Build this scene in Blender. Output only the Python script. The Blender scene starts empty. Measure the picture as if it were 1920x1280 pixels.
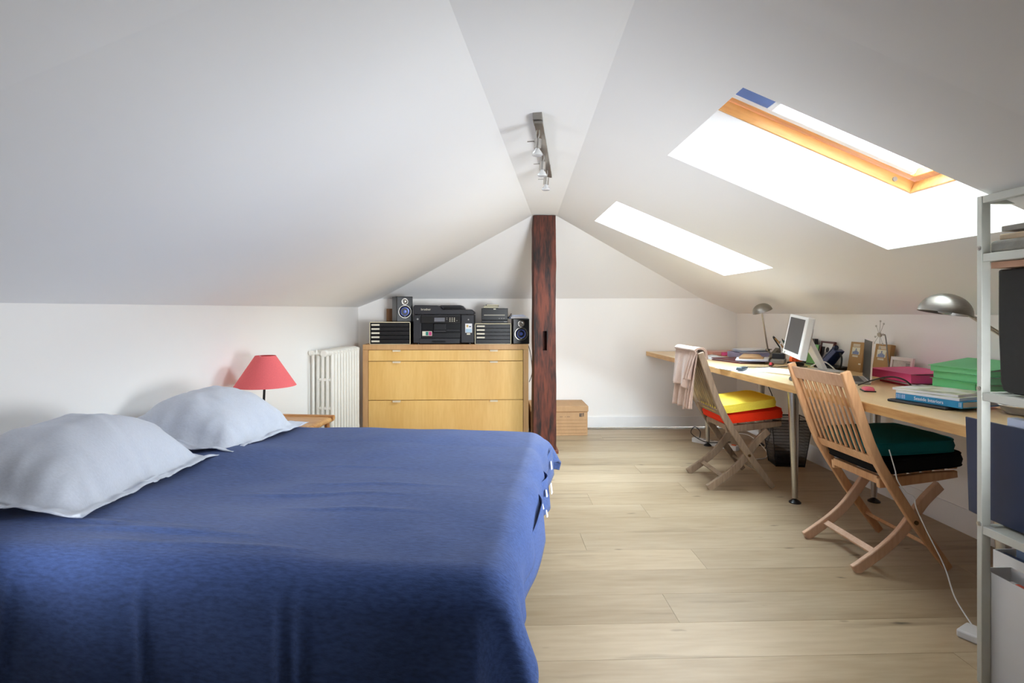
import bpy, bmesh, math, random
from math import sin, cos, pi, radians, atan2, hypot
from mathutils import Vector, Matrix, noise
random.seed(7)
SC = bpy.context.scene
COL = SC.collection

# ---------------------------------------------------------------- camera, world, light, exposure
cam_d = bpy.data.cameras.new('camera'); cam = bpy.data.objects.new('camera', cam_d); COL.objects.link(cam)
cam.location = (0, 0, 1.2)
cam.rotation_euler = (pi/2, 0, -math.atan(35/1030))
cam_d.sensor_width = 36; cam_d.lens = 1030/1920*36
cam_d.shift_y = -55/1920
cam_d.clip_start = 0.02
SC.camera = cam

world = bpy.data.worlds.new('sky'); SC.world = world; world.use_nodes = True
bg = world.node_tree.nodes['Background']
bg.inputs[0].default_value = (0.74, 0.885, 1.0, 1)
bg.inputs[1].default_value = 42.0

SC.view_settings.view_transform = 'Standard'
SC.view_settings.look = 'None'
SC.view_settings.gamma = 1
SC.view_settings.use_curve_mapping = False
SC.view_settings.exposure = -0.08
SC.cycles.max_bounces = 10
SC.cycles.diffuse_bounces = 8
SC.cycles.sample_clamp_indirect = 8
SC.cycles.use_denoising = True

def sky_portal(center, sx, sy, rot):
    d = bpy.data.lights.new('skylight_portal', 'AREA'); d.shape = 'RECTANGLE'; d.size = sx; d.size_y = sy
    d.cycles.is_portal = True
    o = bpy.data.objects.new('skylight_portal', d); COL.objects.link(o)
    o.location = center; o.rotation_euler = rot
SLOPE = 0.415
NRM = Vector((SLOPE, 0, 1)).normalized()
TILT = math.atan(SLOPE)
def zr(x): return 1.490 - SLOPE*(x - 1.835)
XC = (0.80 + 1.835)/2
def win_at(y0, y1, dz=0):
    c = Vector((XC, (y0+y1)/2, zr(XC)+dz)) + NRM*0.44
    sky_portal(c, 1.10, y1-y0-0.02, (0, TILT, 0))
WINS = [(1.735, 2.497, 0.0), (3.545, 4.31, 0.0)]
for w in WINS: win_at(*w)
# three unseen fill spots added outside the frame to brighten ceiling and far wall
def add_fill(name, loc, elev, azim, watts, cone, soft=0.16):
    d = bpy.data.lights.new(name, 'SPOT'); d.energy = watts; d.spot_size = radians(cone); d.spot_blend = 1.0; d.shadow_soft_size = soft
    d.color = (0.90, 0.95, 1.0)
    o = bpy.data.objects.new(name, d); COL.objects.link(o)
    o.location = loc; o.rotation_euler = (radians(90+elev), 0, radians(azim))
add_fill('fill_spot', (1.46, 1.39, 0.70), 7, 60, 195, 128, 0.4)
add_fill('fill_spot', (-1.40, 1.36, 0.74), 8, -58, 64, 96, 0.3)
add_fill('fill_spot', (1.15, 0.85, 0.98), 1.5, 12, 430, 68, 0.45)

# ---------------------------------------------------------------- materials
def lin(c):
    r = []
    for v in c[:3]:
        v /= 255.0
        r.append(v/12.92 if v <= 0.04045 else ((v+0.055)/1.055)**2.4)
    return r
MATS = {}
def mat(name, rgb, rough=0.6, metal=0.0, var=0.06, scale=12.0, bump=0.0, bscale=None, stretch=(1, 1, 1), spec=0.5, sheen=0.0, coord='Object'):
    m = bpy.data.materials.new(name); m.use_nodes = True
    nt = m.node_tree; N = nt.nodes; L = nt.links
    b = N['Principled BSDF']
    b.inputs['Roughness'].default_value = rough; b.inputs['Metallic'].default_value = metal
    b.inputs['Specular IOR Level'].default_value = spec
    if sheen: b.inputs['Sheen Weight'].default_value = sheen
    tc = N.new('ShaderNodeTexCoord'); mp = N.new('ShaderNodeMapping'); mp.inputs['Scale'].default_value = stretch
    L.new(tc.outputs[coord], mp.inputs[0])
    nz = N.new('ShaderNodeTexNoise'); nz.inputs['Scale'].default_value = scale; nz.inputs['Detail'].default_value = 5
    L.new(mp.outputs[0], nz.inputs[0])
    rp = N.new('ShaderNodeValToRGB')
    c = lin(rgb)
    rp.color_ramp.elements[0].position = 0.3; rp.color_ramp.elements[1].position = 0.7
    rp.color_ramp.elements[0].color = [max(0, v*(1-var)) for v in c]+[1]
    rp.color_ramp.elements[1].color = [min(1, v*(1+var)) for v in c]+[1]
    L.new(nz.outputs[0], rp.inputs[0]); L.new(rp.outputs[0], b.inputs['Base Color'])
    if bump:
        n2 = N.new('ShaderNodeTexNoise'); n2.inputs['Scale'].default_value = bscale or scale*6; n2.inputs['Detail'].default_value = 3
        L.new(mp.outputs[0], n2.inputs[0])
        bp = N.new('ShaderNodeBump'); bp.inputs['Strength'].default_value = bump; bp.inputs['Distance'].default_value = 0.004
        L.new(n2.outputs[0], bp.inputs['Height']); L.new(bp.outputs[0], b.inputs['Normal'])
    MATS[name] = m
    return m
def wood(name, light, dark, axis='x', scale=3.0, rough=0.45, ring=14.0, knots=False, objvar=0.0, bump=0.15, contrast=1.0, spec=0.4):
    m = bpy.data.materials.new(name); m.use_nodes = True
    nt = m.node_tree; N = nt.nodes; L = nt.links; b = N['Principled BSDF']
    b.inputs['Roughness'].default_value = rough; b.inputs['Specular IOR Level'].default_value = spec
    tc = N.new('ShaderNodeTexCoord'); mp = N.new('ShaderNodeMapping')
    st = {'x': (0.12, 1, 1), 'y': (1, 0.12, 1), 'z': (1, 1, 0.12)}[axis]
    mp.inputs['Scale'].default_value = st
    oi = N.new('ShaderNodeObjectInfo')
    vm = N.new('ShaderNodeVectorMath'); vm.operation = 'ADD'
    cx = N.new('ShaderNodeCombineXYZ'); mu = N.new('ShaderNodeMath'); mu.operation = 'MULTIPLY'; mu.inputs[1].default_value = 37.0
    L.new(oi.outputs['Random'], mu.inputs[0])
    for i in range(3): L.new(mu.outputs[0], cx.inputs[i])
    L.new(tc.outputs['Object'], mp.inputs[0]); L.new(mp.outputs[0], vm.inputs[0]); L.new(cx.outputs[0], vm.inputs[1])
    n1 = N.new('ShaderNodeTexNoise'); n1.inputs['Scale'].default_value = scale; n1.inputs['Detail'].default_value = 4; n1.inputs['Distortion'].default_value = 0.6
    L.new(vm.outputs[0], n1.inputs[0])
    n2 = N.new('ShaderNodeTexNoise'); n2.inputs['Scale'].default_value = scale*ring; n2.inputs['Detail'].default_value = 3
    L.new(vm.outputs[0], n2.inputs[0])
    mx = N.new('ShaderNodeMath'); mx.operation = 'MULTIPLY_ADD'; mx.inputs[1].default_value = 0.35
    L.new(n2.outputs[0], mx.inputs[0]); 
    sc = N.new('ShaderNodeMath'); sc.operation = 'MULTIPLY'; sc.inputs[1].default_value = 0.65
    L.new(n1.outputs[0], sc.inputs[0]); L.new(sc.outputs[0], mx.inputs[2])
    rp = N.new('ShaderNodeValToRGB'); e = rp.color_ramp.elements
    e[0].position = 0.5-0.16/contrast; e[1].position = 0.5+0.16/contrast
    e[0].color = lin(dark)+[1]; e[1].color = lin(light)+[1]
    L.new(mx.outputs[0], rp.inputs[0])
    out = rp.outputs[0]
    if knots:
        mp2 = N.new('ShaderNodeMapping'); mp2.inputs['Scale'].default_value = {'x': (1.0, 3.4, 1), 'y': (3.4, 1.0, 1), 'z': (3.4, 3.4, 1.2)}[axis]
        L.new(tc.outputs['Object'], mp2.inputs[0])
        vm2 = N.new('ShaderNodeVectorMath'); vm2.operation = 'ADD'; L.new(mp2.outputs[0], vm2.inputs[0]); L.new(cx.outputs[0], vm2.inputs[1])
        nd = N.new('ShaderNodeTexNoise'); nd.inputs['Scale'].default_value = 9; L.new(vm2.outputs[0], nd.inputs[0])
        vs = N.new('ShaderNodeVectorMath'); vs.operation = 'SCALE'; vs.inputs['Scale'].default_value = 0.10; L.new(nd.outputs['Color'], vs.inputs[0])
        va = N.new('ShaderNodeVectorMath'); va.operation = 'ADD'; L.new(vm2.outputs[0], va.inputs[0]); L.new(vs.outputs[0], va.inputs[1])
        vo = N.new('ShaderNodeTexVoronoi'); vo.inputs['Scale'].default_value = 2.3; L.new(va.outputs[0], vo.inputs[0])
        kr = N.new('ShaderNodeValToRGB'); kr.color_ramp.elements[0].position = 0.015; kr.color_ramp.elements[1].position = 0.085
        kr.color_ramp.elements[0].color = (0.30, 0.29, 0.28, 1); kr.color_ramp.elements[1].color = (1, 1, 1, 1)
        L.new(vo.outputs['Distance'], kr.inputs[0])
        mm = N.new('ShaderNodeMix'); mm.data_type = 'RGBA'; mm.blend_type = 'MULTIPLY'; mm.inputs[0].default_value = 1
        L.new(out, mm.inputs[6]); L.new(kr.outputs[0], mm.inputs[7]); out = mm.outputs[2]
        # thin dark grain cracks
        mp3 = N.new('ShaderNodeMapping'); mp3.inputs['Scale'].default_value = {'x': (0.5, 5, 1), 'y': (5, 0.5, 1), 'z': (5, 5, 0.5)}[axis]
        L.new(tc.outputs['Object'], mp3.inputs[0])
        vm3 = N.new('ShaderNodeVectorMath'); vm3.operation = 'ADD'; L.new(mp3.outputs[0], vm3.inputs[0]); L.new(cx.outputs[0], vm3.inputs[1])
        n3 = N.new('ShaderNodeTexNoise'); n3.inputs['Scale'].default_value = 2.2; n3.inputs['Detail'].default_value = 6; L.new(vm3.outputs[0], n3.inputs[0])
        r3 = N.new('ShaderNodeValToRGB'); r3.color_ramp.elements[0].position = 0.30; r3.color_ramp.elements[1].position = 0.40
        r3.color_ramp.elements[0].color = (0.62, 0.60, 0.57, 1); r3.color_ramp.elements[1].color = (1, 1, 1, 1)
        L.new(n3.outputs[0], r3.inputs[0])
        m3 = N.new('ShaderNodeMix'); m3.data_type = 'RGBA'; m3.blend_type = 'MULTIPLY'; m3.inputs[0].default_value = 0.8
        L.new(out, m3.inputs[6]); L.new(r3.outputs[0], m3.inputs[7]); out = m3.outputs[2]
    if objvar:
        mr = N.new('ShaderNodeMapRange'); mr.inputs[3].default_value = 1-objvar; mr.inputs[4].default_value = 1+objvar*0.5
        L.new(oi.outputs['Random'], mr.inputs[0])
        hs = N.new('ShaderNodeHueSaturation'); L.new(mr.outputs[0], hs.inputs['Value']); L.new(out, hs.inputs['Color']); out = hs.outputs[0]
    L.new(out, b.inputs['Base Color'])
    if bump:
        bp = N.new('ShaderNodeBump'); bp.inputs['Strength'].default_value = bump; bp.inputs['Distance'].default_value = 0.002
        L.new(n2.outputs[0], bp.inputs['Height']); L.new(bp.outputs[0], b.inputs['Normal'])
    MATS[name] = m
    return m

M_wall = mat('white_wall_paint', (245, 243, 240), 0.75, var=0.012, scale=1.5, bump=0.05, bscale=60, spec=0.2)
M_ceil = mat('white_ceiling_paint', (241, 241, 241), 0.75, var=0.01, scale=1.2, bump=0.03, bscale=25, spec=0.2)
M_trim = mat('white_gloss_paint', (240, 240, 240), 0.4, var=0.01)
M_floor = wood('pale_oak', (184, 164, 136), (154, 132, 102), 'x', 3.2, 0.42, knots=True, objvar=0.10, bump=0.06, contrast=0.8)
M_sub = mat('plank_joint', (120, 100, 75), 0.9)
M_pine = wood('varnished_pine', (226, 172, 108), (190, 128, 70), 'x', 4, 0.35, knots=False)
M_birch = wood('birch_ply', (240, 200, 128), (226, 180, 104), 'z', 4.0, 0.4, bump=0.02)
M_birch_edge = wood('birch_carcass', (208, 166, 118), (184, 140, 94), 'z', 4, 0.45, bump=0.02)
M_desk = wood('beech_desktop', (240, 212, 166), (224, 188, 136), 'y', 5, 0.28, ring=20, bump=0.02)
M_deskedge = wood('beech_ply_edge', (222, 178, 120), (184, 134, 80), 'y', 9, 0.4, ring=8, bump=0.02, contrast=1.3)
M_teak_w = wood('honey_teak', (222, 174, 128), (186, 134, 92), 'z', 5, 0.45, bump=0.1)
M_teak_wl = wood('pale_worn_teak', (222, 186, 156), (196, 152, 122), 'z', 5, 0.5, bump=0.1)
M_teak_g = wood('weathered_teak', (164, 142, 118), (116, 94, 74), 'z', 6, 0.6, bump=0.15)
M_oldwood = wood('dark_oak_beam', (98, 46, 28), (24, 12, 9), 'z', 22, 0.7, ring=5, bump=0.6, knots=False, contrast=1.3)
M_oldedge = wood('red_oak_plinth', (140, 72, 40), (84, 38, 20), 'x', 7, 0.4)
M_bamboo = wood('bamboo_cane', (222, 178, 118), (176, 112, 62), 'x', 8, 0.4)
M_blackmetal = mat('black_metal', (22, 22, 24), 0.45, 0.3)
M_chrome = mat('brushed_steel', (190, 186, 180), 0.28, 1.0, var=0.05, scale=30, stretch=(1, 1, 8))
M_darkchrome = mat('brushed_nickel', (150, 146, 140), 0.35, 1.0, var=0.08, scale=40, stretch=(1, 1, 6))
M_rackwhite = mat('off_white_steel', (204, 205, 196), 0.45, var=0.02, scale=40)
M_radiator = mat('radiator_enamel', (238, 236, 228), 0.4, var=0.02)
M_duvet = None
M_pillow = mat('pale_blue_cotton', (214, 220, 232), 0.9, var=0.05, scale=90, bump=0.25, bscale=500, stretch=(1, 4, 1), spec=0.15, sheen=0.2)
M_sheet = mat('white_sheet', (236, 238, 242), 0.9, var=0.02)
M_mattress = mat('mattress_ticking', (214, 214, 210), 0.9)
M_black = mat('black_plastic', (17, 17, 20), 0.38, var=0.12, scale=20)
M_blacksoft = mat('charcoal_plastic', (36, 36, 42), 0.5, var=0.08, scale=20, bump=0.05, bscale=400)
M_gloss = mat('gloss_black', (9, 9, 11), 0.32, var=0.05)
M_white_pl = mat('white_plastic', (232, 233, 234), 0.4, var=0.015)
M_grey_pl = mat('grey_plastic', (150, 148, 146), 0.5, var=0.04)
M_screen = mat('dark_screen', (56, 55, 57), 0.35, var=0.04, scale=5)
M_lcd = mat('grey_display', (116, 118, 126), 0.3)
M_cream = mat('cream_binding', (224, 216, 184), 0.6, var=0.03)
M_labelw = mat('paper_label', (226, 222, 204), 0.7, var=0.02)
M_woofer = mat('blue_woofer_cone', (70, 84, 150), 0.3, 0.35, var=0.1, scale=30)
M_kraft = mat('kraft_card', (186, 148, 108), 0.85, var=0.05, scale=30, stretch=(1, 1, 0.4))
M_kraftdk = mat('kraft_line', (132, 98, 66), 0.85)
M_binder = mat('brown_board', (166, 128, 80), 0.8, var=0.05)
M_coral = mat('coral_shade', (236, 112, 114), 0.75, var=0.05, scale=200, spec=0.2)
M_yellow = mat('yellow_canvas', (248, 226, 84), 0.85, var=0.04, scale=120, spec=0.2)
M_orange = mat('orange_red_canvas', (232, 52, 16), 0.85, var=0.04, scale=120, spec=0.2)
M_teal = mat('teal_canvas', (14, 104, 108), 0.85, var=0.05, scale=120, spec=0.2)
M_blackcanvas = mat('black_canvas', (15, 14, 15), 0.9, var=0.1, scale=120, spec=0.2)
M_knit = mat('taupe_knit', (186, 158, 142), 0.95, var=0.08, scale=60, bump=0.5, bscale=260, stretch=(1, 1, 0.3), spec=0.1, sheen=0.3)
M_green = mat('green_card', (124, 214, 152), 0.6, var=0.05, scale=6)
M_greendk = mat('dark_green_edge', (34, 120, 74), 0.6)
M_pink = mat('magenta_card', (232, 90, 150), 0.55, var=0.05, scale=6)
M_pinkred = mat('crimson_card', (150, 24, 44), 0.5, var=0.08)
M_navy = mat('navy_board', (24, 42, 76), 0.5, var=0.08, scale=8)
M_paper = mat('white_paper', (238, 238, 242), 0.8, var=0.02)
M_paperb = mat('bluish_paper', (206, 216, 240), 0.8, var=0.02)
M_papergrey = mat('page_edges', (206, 202, 196), 0.8, var=0.10, scale=150, stretch=(0.2, 0.2, 3))
M_blue = mat('seaside_blue', (36, 138, 190), 0.4, var=0.15, scale=8)
M_bluefold = mat('blue_folder', (40, 76, 170), 0.45, var=0.08)
M_darkred = mat('maroon_leather', (92, 30, 42), 0.45, var=0.1)
M_lilac = mat('lilac_plastic', (150, 148, 184), 0.3, var=0.08, scale=15)
M_clear = mat('clear_plastic', (210, 208, 216), 0.2, var=0.05)
M_mahog = mat('mahogany_frame', (86, 36, 32), 0.35, var=0.15, scale=20)
M_whiteframe = mat('white_frame_paint', (236, 228, 226), 0.5, var=0.01)
M_orangepl = mat('orange_plastic', (236, 96, 36), 0.4)
M_redpl = mat('red_plastic', (196, 40, 52), 0.35)
M_greycloth = mat('grey_weathered', (150, 146, 138), 0.9, var=0.14, scale=18, bump=0.2)
M_beigebook = mat('beige_book', (188, 166, 140), 0.8, var=0.12, scale=20)
M_brass = mat('aged_brass', (108, 84, 52), 0.4, 0.9)
M_cable = mat('black_cable', (20, 20, 20), 0.5)
M_wcable = mat('white_cable', (236, 236, 234), 0.45)
M_brownwood = wood('brown_timber', (150, 110, 72), (120, 84, 52), 'z', 8, 0.5)
M_shelfwood = wood('pinkish_ply', (206, 164, 138), (182, 138, 110), 'y', 8, 0.5)
M_lightgreen = mat('green_print', (104, 156, 86), 0.6, var=0.12, scale=40)
M_darkfig = mat('photo_black', (38, 34, 38), 0.5)
M_midfig = mat('photo_grey', (150, 146, 144), 0.5, var=0.3, scale=60)
M_litfig = mat('photo_white', (222, 222, 220), 0.5)
M_skyblue = mat('sky_blue_panel', (84, 112, 172), 0.6, var=0.12, scale=10)  # sky colour painted on a panel in the first skylight

M_handle = mat('pale_tab', (222, 208, 180), 0.35)
def mk_special():
    global M_duvet, M_glass, M_blind, M_mesh, M_bulb, M_mag
    # duvet: chambray with diagonal slubs
    m = mat('blue_chambray', (62, 83, 134), 0.85, var=0.24, scale=120, bump=0.25, bscale=420, stretch=(0.35, 1.6, 1), spec=0.12, sheen=0.14)
    M_duvet = m
    # architectural glass
    m = bpy.data.materials.new('window_glass'); m.use_nodes = True; nt = m.node_tree; N = nt.nodes; L = nt.links
    N.remove(N['Principled BSDF'])
    t = N.new('ShaderNodeBsdfTransparent'); g = N.new('ShaderNodeBsdfGlossy'); g.inputs['Roughness'].default_value = 0.02
    t.inputs[0].default_value = (0.95, 0.97, 0.97, 1)
    fr = N.new('ShaderNodeFresnel'); fr.inputs[0].default_value = 1.25
    mx = N.new('ShaderNodeMixShader'); L.new(fr.outputs[0], mx.inputs[0]); L.new(t.outputs[0], mx.inputs[1]); L.new(g.outputs[0], mx.inputs[2])
    L.new(mx.outputs[0], N['Material Output'].inputs[0]); M_glass = m
    # translucent pleated blind
    m = bpy.data.materials.new('cream_blind'); m.use_nodes = True; nt = m.node_tree; N = nt.nodes; L = nt.links
    N.remove(N['Principled BSDF'])
    d = N.new('ShaderNodeBsdfDiffuse'); tr = N.new('ShaderNodeBsdfTranslucent')
    tc = N.new('ShaderNodeTexCoord'); wv = N.new('ShaderNodeTexWave'); wv.inputs['Scale'].default_value = 18; L.new(tc.outputs['Object'], wv.inputs[0])
    rp = N.new('ShaderNodeValToRGB'); rp.color_ramp.elements[0].color = (0.86, 0.80, 0.72, 1); rp.color_ramp.elements[1].color = (0.9, 0.86, 0.8, 1)
    L.new(wv.outputs[0], rp.inputs[0]); L.new(rp.outputs[0], d.inputs[0]); L.new(rp.outputs[0], tr.inputs[0])
    mx = N.new('ShaderNodeMixShader'); mx.inputs[0].default_value = 0.4; L.new(d.outputs[0], mx.inputs[1]); L.new(tr.outputs[0], mx.inputs[2])
    L.new(mx.outputs[0], N['Material Output'].inputs[0]); M_blind = m
    # fine wire mesh of the waste bin
    m = bpy.data.materials.new('wire_mesh'); m.use_nodes = True; nt = m.node_tree; N = nt.nodes; L = nt.links
    b = N['Principled BSDF']; b.inputs['Base Color'].default_value = (0.03, 0.03, 0.032, 1); b.inputs['Metallic'].default_value = 0.5; b.inputs['Roughness'].default_value = 0.5
    t = N.new('ShaderNodeBsdfTransparent'); mx = N.new('ShaderNodeMixShader')
    tc = N.new('ShaderNodeTexCoord'); ck = N.new('ShaderNodeTexBrick'); ck.inputs['Scale'].default_value = 110; ck.inputs['Mortar Size'].default_value = 0.02
    ck.offset = 0; ck.inputs['Brick Width'].default_value = 0.3; ck.inputs['Row Height'].default_value = 0.3; ck.inputs['Mortar Smooth'].default_value = 0.0
    L.new(tc.outputs['Object'], ck.inputs[0])
    n = N.new('ShaderNodeMath'); n.operation = 'MULTIPLY_ADD'; n.inputs[1].default_value = 0.4; n.inputs[2].default_value = 0.5
    L.new(ck.outputs['Fac'], n.inputs[0])
    L.new(n.outputs[0], mx.inputs[0]); L.new(t.outputs[0], mx.inputs[1]); L.new(b.outputs[0], mx.inputs[2])
    L.new(mx.outputs[0], N['Material Output'].inputs[0]); M_mesh = m
    m = bpy.data.materials.new('lamp_glass'); m.use_nodes = True
    b = m.node_tree.nodes['Principled BSDF']; b.inputs['Base Color'].default_value = (0.86, 0.87, 0.87, 1); b.inputs['Roughness'].default_value = 0.08
    b.inputs['Transmission Weight'].default_value = 0.55; b.inputs['IOR'].default_value = 1.3; M_bulb = m
    # magazine cover: pale photo print
    m = bpy.data.materials.new('magazine_cover'); m.use_nodes = True; nt = m.node_tree; N = nt.nodes; L = nt.links; b = N['Principled BSDF']
    tc = N.new('ShaderNodeTexCoord'); nz = N.new('ShaderNodeTexNoise'); nz.inputs['Scale'].default_value = 9; L.new(tc.outputs['Object'], nz.inputs[0])
    rp = N.new('ShaderNodeValToRGB'); e = rp.color_ramp.elements; e[0].position = 0.36; e[0].color = (0.16, 0.16, 0.2, 1); e[1].position = 0.62; e[1].color = (0.84, 0.86, 0.84, 1)
    k = e.new(0.46); k.color = (0.6, 0.66, 0.42, 1); k = e.new(0.54); k.color = (0.8, 0.82, 0.76, 1)
    L.new(nz.outputs[0], rp.inputs[0]); L.new(rp.outputs[0], b.inputs['Base Color']); b.inputs['Roughness'].default_value = 0.35; M_mag = m
mk_special()

# ---------------------------------------------------------------- mesh helpers
class MB:
    def __init__(s): s.v = []; s.f = []
    def add(s, vs, fs, M=None):
        o = len(s.v)
        for p in vs:
            p = Vector(p); s.v.append(tuple(M @ p) if M else tuple(p))
        s.f += [tuple(i+o for i in f) for f in fs]; return s
    def box(s, c, d, M=None):
        x, y, z = c; a, b, h = d[0]/2, d[1]/2, d[2]/2
        vs = [(x-a, y-b, z-h), (x+a, y-b, z-h), (x+a, y+b, z-h), (x-a, y+b, z-h), (x-a, y-b, z+h), (x+a, y-b, z+h), (x+a, y+b, z+h), (x-a, y+b, z+h)]
        return s.hexa(vs, M)
    def bb(s, x0, x1, y0, y1, z0, z1, M=None):
        return s.box(((x0+x1)/2, (y0+y1)/2, (z0+z1)/2), (x1-x0, y1-y0, z1-z0), M)
    def hexa(s, vs, M=None):
        return s.add(vs, [(0, 3, 2, 1), (4, 5, 6, 7), (0, 1, 5, 4), (1, 2, 6, 5), (2, 3, 7, 6), (3, 0, 4, 7)], M)
    def cyl(s, p0, p1, r0, r1=None, n=14, M=None):
        if r1 is None: r1 = r0
        p0 = Vector(p0); p1 = Vector(p1); d = (p1-p0).normalized()
        u = d.orthogonal().normalized(); w = d.cross(u)
        vs = []
        for p, r in ((p0, r0), (p1, r1)):
            for i in range(n):
                a = 2*pi*i/n; vs.append(p+u*(r*cos(a))+w*(r*sin(a)))
        fs = [(i, (i+1) % n, n+(i+1) % n, n+i) for i in range(n)]+[tuple(reversed(range(n))), tuple(range(n, 2*n))]
        return s.add(vs, fs, M)
    def tube(s, pts, r, n=7, M=None, closed=False):
        P = [Vector(p) for p in pts]; vs = []; fs = []; K = len(P); u = None
        for k in range(K):
            if closed: t = (P[(k+1) % K]-P[k-1])
            else: t = (P[min(k+1, K-1)]-P[max(k-1, 0)])
            t.normalize()
            if u is None: u = t.orthogonal().normalized()
            u = (u-t*u.dot(t)).normalized(); w = t.cross(u)
            rr = r[k] if isinstance(r, (list, tuple)) else r
            for i in range(n):
                a = 2*pi*i/n; vs.append(P[k]+u*(rr*cos(a))+w*(rr*sin(a)))
        for k in range(K if closed else K-1):
            b = ((k+1) % K)*n; a = k*n
            for i in range(n): fs.append((a+i, a+(i+1) % n, b+(i+1) % n, b+i))
        if not closed: fs += [tuple(reversed(range(n))), tuple(range((K-1)*n, K*n))]
        return s.add(vs, fs, M)
    def lathe(s, prof, n=24, M=None):
        vs = []; fs = []
        for r, z in prof:
            for i in range(n): a = 2*pi*i/n; vs.append((r*cos(a), r*sin(a), z))
        for k in range(len(prof)-1):
            for i in range(n): fs.append((k*n+i, k*n+(i+1) % n, (k+1)*n+(i+1) % n, (k+1)*n+i))
        return s.add(vs, fs, M)
    def prism(s, poly, z0, z1, M=None):
        n = len(poly); vs = [(x, y, z0) for x, y in poly]+[(x, y, z1) for x, y in poly]
        fs = [tuple(reversed(range(n))), tuple(range(n, 2*n))]+[(i, (i+1) % n, n+(i+1) % n, n+i) for i in range(n)]
        return s.add(vs, fs, M)
    def grid(s, fn, nu, nv, M=None):
        vs = [fn(i/nu, j/nv) for i in range(nu+1) for j in range(nv+1)]
        fs = [(i*(nv+1)+j, (i+1)*(nv+1)+j, (i+1)*(nv+1)+j+1, i*(nv+1)+j+1) for i in range(nu) for j in range(nv)]
        return s.add(vs, fs, M)
    def mesh(s, name, angle=40, smooth=True, recalc=True):
        me = bpy.data.meshes.new(name); me.from_pydata(s.v, [], s.f); me.update()
        if recalc:
            bm = bmesh.new(); bm.from_mesh(me); bmesh.ops.recalc_face_normals(bm, faces=bm.faces); bm.to_mesh(me); bm.free()
        if smooth:
            for p in me.polygons: p.use_smooth = True
            me.set_sharp_from_angle(angle=radians(angle))
        return me

def link(o): COL.objects.link(o); return o
def part(name, mb, m, parent=None, loc=None, rot=None, bevel=0, seg=2, smooth=True, label=None, sub=0, solid=0, kind=None, angle=40, recalc=True):
    me = mb if isinstance(mb, bpy.types.Mesh) else mb.mesh(name, smooth=smooth, angle=angle, recalc=recalc)
    if not me.materials: me.materials.append(m)
    o = link(bpy.data.objects.new(name, me))
    if parent: o.parent = parent
    if loc: o.location = loc
    if rot: o.rotation_euler = rot
    if solid:
        d = o.modifiers.new('thick', 'SOLIDIFY'); d.thickness = solid; d.offset = -1
    if bevel:
        b = o.modifiers.new('bevel', 'BEVEL'); b.width = bevel; b.segments = seg; b.limit_method = 'ANGLE'; b.angle_limit = radians(40)
        b.harden_normals = False
    if sub:
        u = o.modifiers.new('sub', 'SUBSURF'); u.levels = sub; u.render_levels = sub
    if label: o['label'] = label
    if kind: o['kind'] = kind
    return o
def tag(o, label, cat, group=None):
    o['label'] = label; o['category'] = cat
    if group: o['group'] = group
    return o
def thing(name, label, cat, loc=(0, 0, 0), rz=0, group=None):
    o = link(bpy.data.objects.new(name, None)); o.empty_display_size = 0.05
    o.location = loc; o.rotation_euler = (0, 0, rz)
    return tag(o, label, cat, group)
def struct(name, mb, m, parent=None, **k):
    o = part(name, mb, m, parent, **k)
    if not parent: o['kind'] = 'structure'
    return o
def sroot(name, loc=(0, 0, 0)):
    o = link(bpy.data.objects.new(name, None)); o['kind'] = 'structure'; o.location = loc; return o
DG = None
def text(name, s, size, m, parent, loc, rot, ext=0.0004, align='CENTER', sx=1.0):
    cu = bpy.data.curves.new(name, 'FONT'); cu.body = s; cu.size = size; cu.extrude = ext; cu.align_x = align; cu.align_y = 'CENTER'; cu.resolution_u = 2
    t = bpy.data.objects.new(name, cu); COL.objects.link(t)
    bpy.context.view_layer.update()
    me = bpy.data.meshes.new_from_object(t.evaluated_get(bpy.context.evaluated_depsgraph_get()))
    bpy.data.objects.remove(t)
    me.materials.clear(); me.materials.append(m)
    o = link(bpy.data.objects.new(name, me)); o.parent = parent; o.location = loc; o.rotation_euler = rot; o.scale = (sx, 1, 1)
    return o
def spline(pts, n=8):
    P = [Vector(p) for p in pts]; out = []
    for i in range(len(P)-1):
        a = P[max(i-1, 0)]; b = P[i]; c = P[i+1]; d = P[min(i+2, len(P)-1)]
        for k in range(n):
            t = k/n
            out.append(0.5*((2*b)+(c-a)*t+(2*a-5*b+4*c-d)*t*t+(-a+3*b-3*c+d)*t**3))
    out.append(P[-1]); return out

# ---------------------------------------------------------------- the room
YF = 5.716; YB = -2.6; XR = 2.57
def wlx(y): return -1.391-0.149*(YF-y)
fl = sroot('floor')
part('subfloor', MB().bb(-2.75, 2.7, YB-0.1, YF+0.1, -0.06, -0.0165), M_sub, fl)
joints = {0: [1.62], 1: [2.55, -0.4], 2: [0.72, -1.2], 3: [2.2, 0.05], 4: [1.0, -0.9], 5: [0.47, 2.3], 6: [1.9, -0.3], 7: [0.92], 8: [0.62, 2.4], 9: [1.3, -0.6]}
for k in range(-21, 18):
    y0 = 1.884+0.217*(k-1); y1 = y0+0.217
    if y0 > YF: break
    y1 = min(y1, YF); y0 = max(y0, YB)
    if k in joints: J = sorted(joints[k])
    else:
        a = -2.0+random.random()*1.4; J = [a, a+1.9]
    xs = [-2.7]+J+[XR]
    for a, b in zip(xs[:-1], xs[1:]):
        mid = ((a+b)/2, (y0+y1)/2)
        mb = MB().box((0, 0, 0), (b-a-0.0012, y1-y0-0.0014, 0.015))
        part('plank', mb, M_floor, fl, loc=(mid[0], mid[1], -0.0075), smooth=False)

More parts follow.
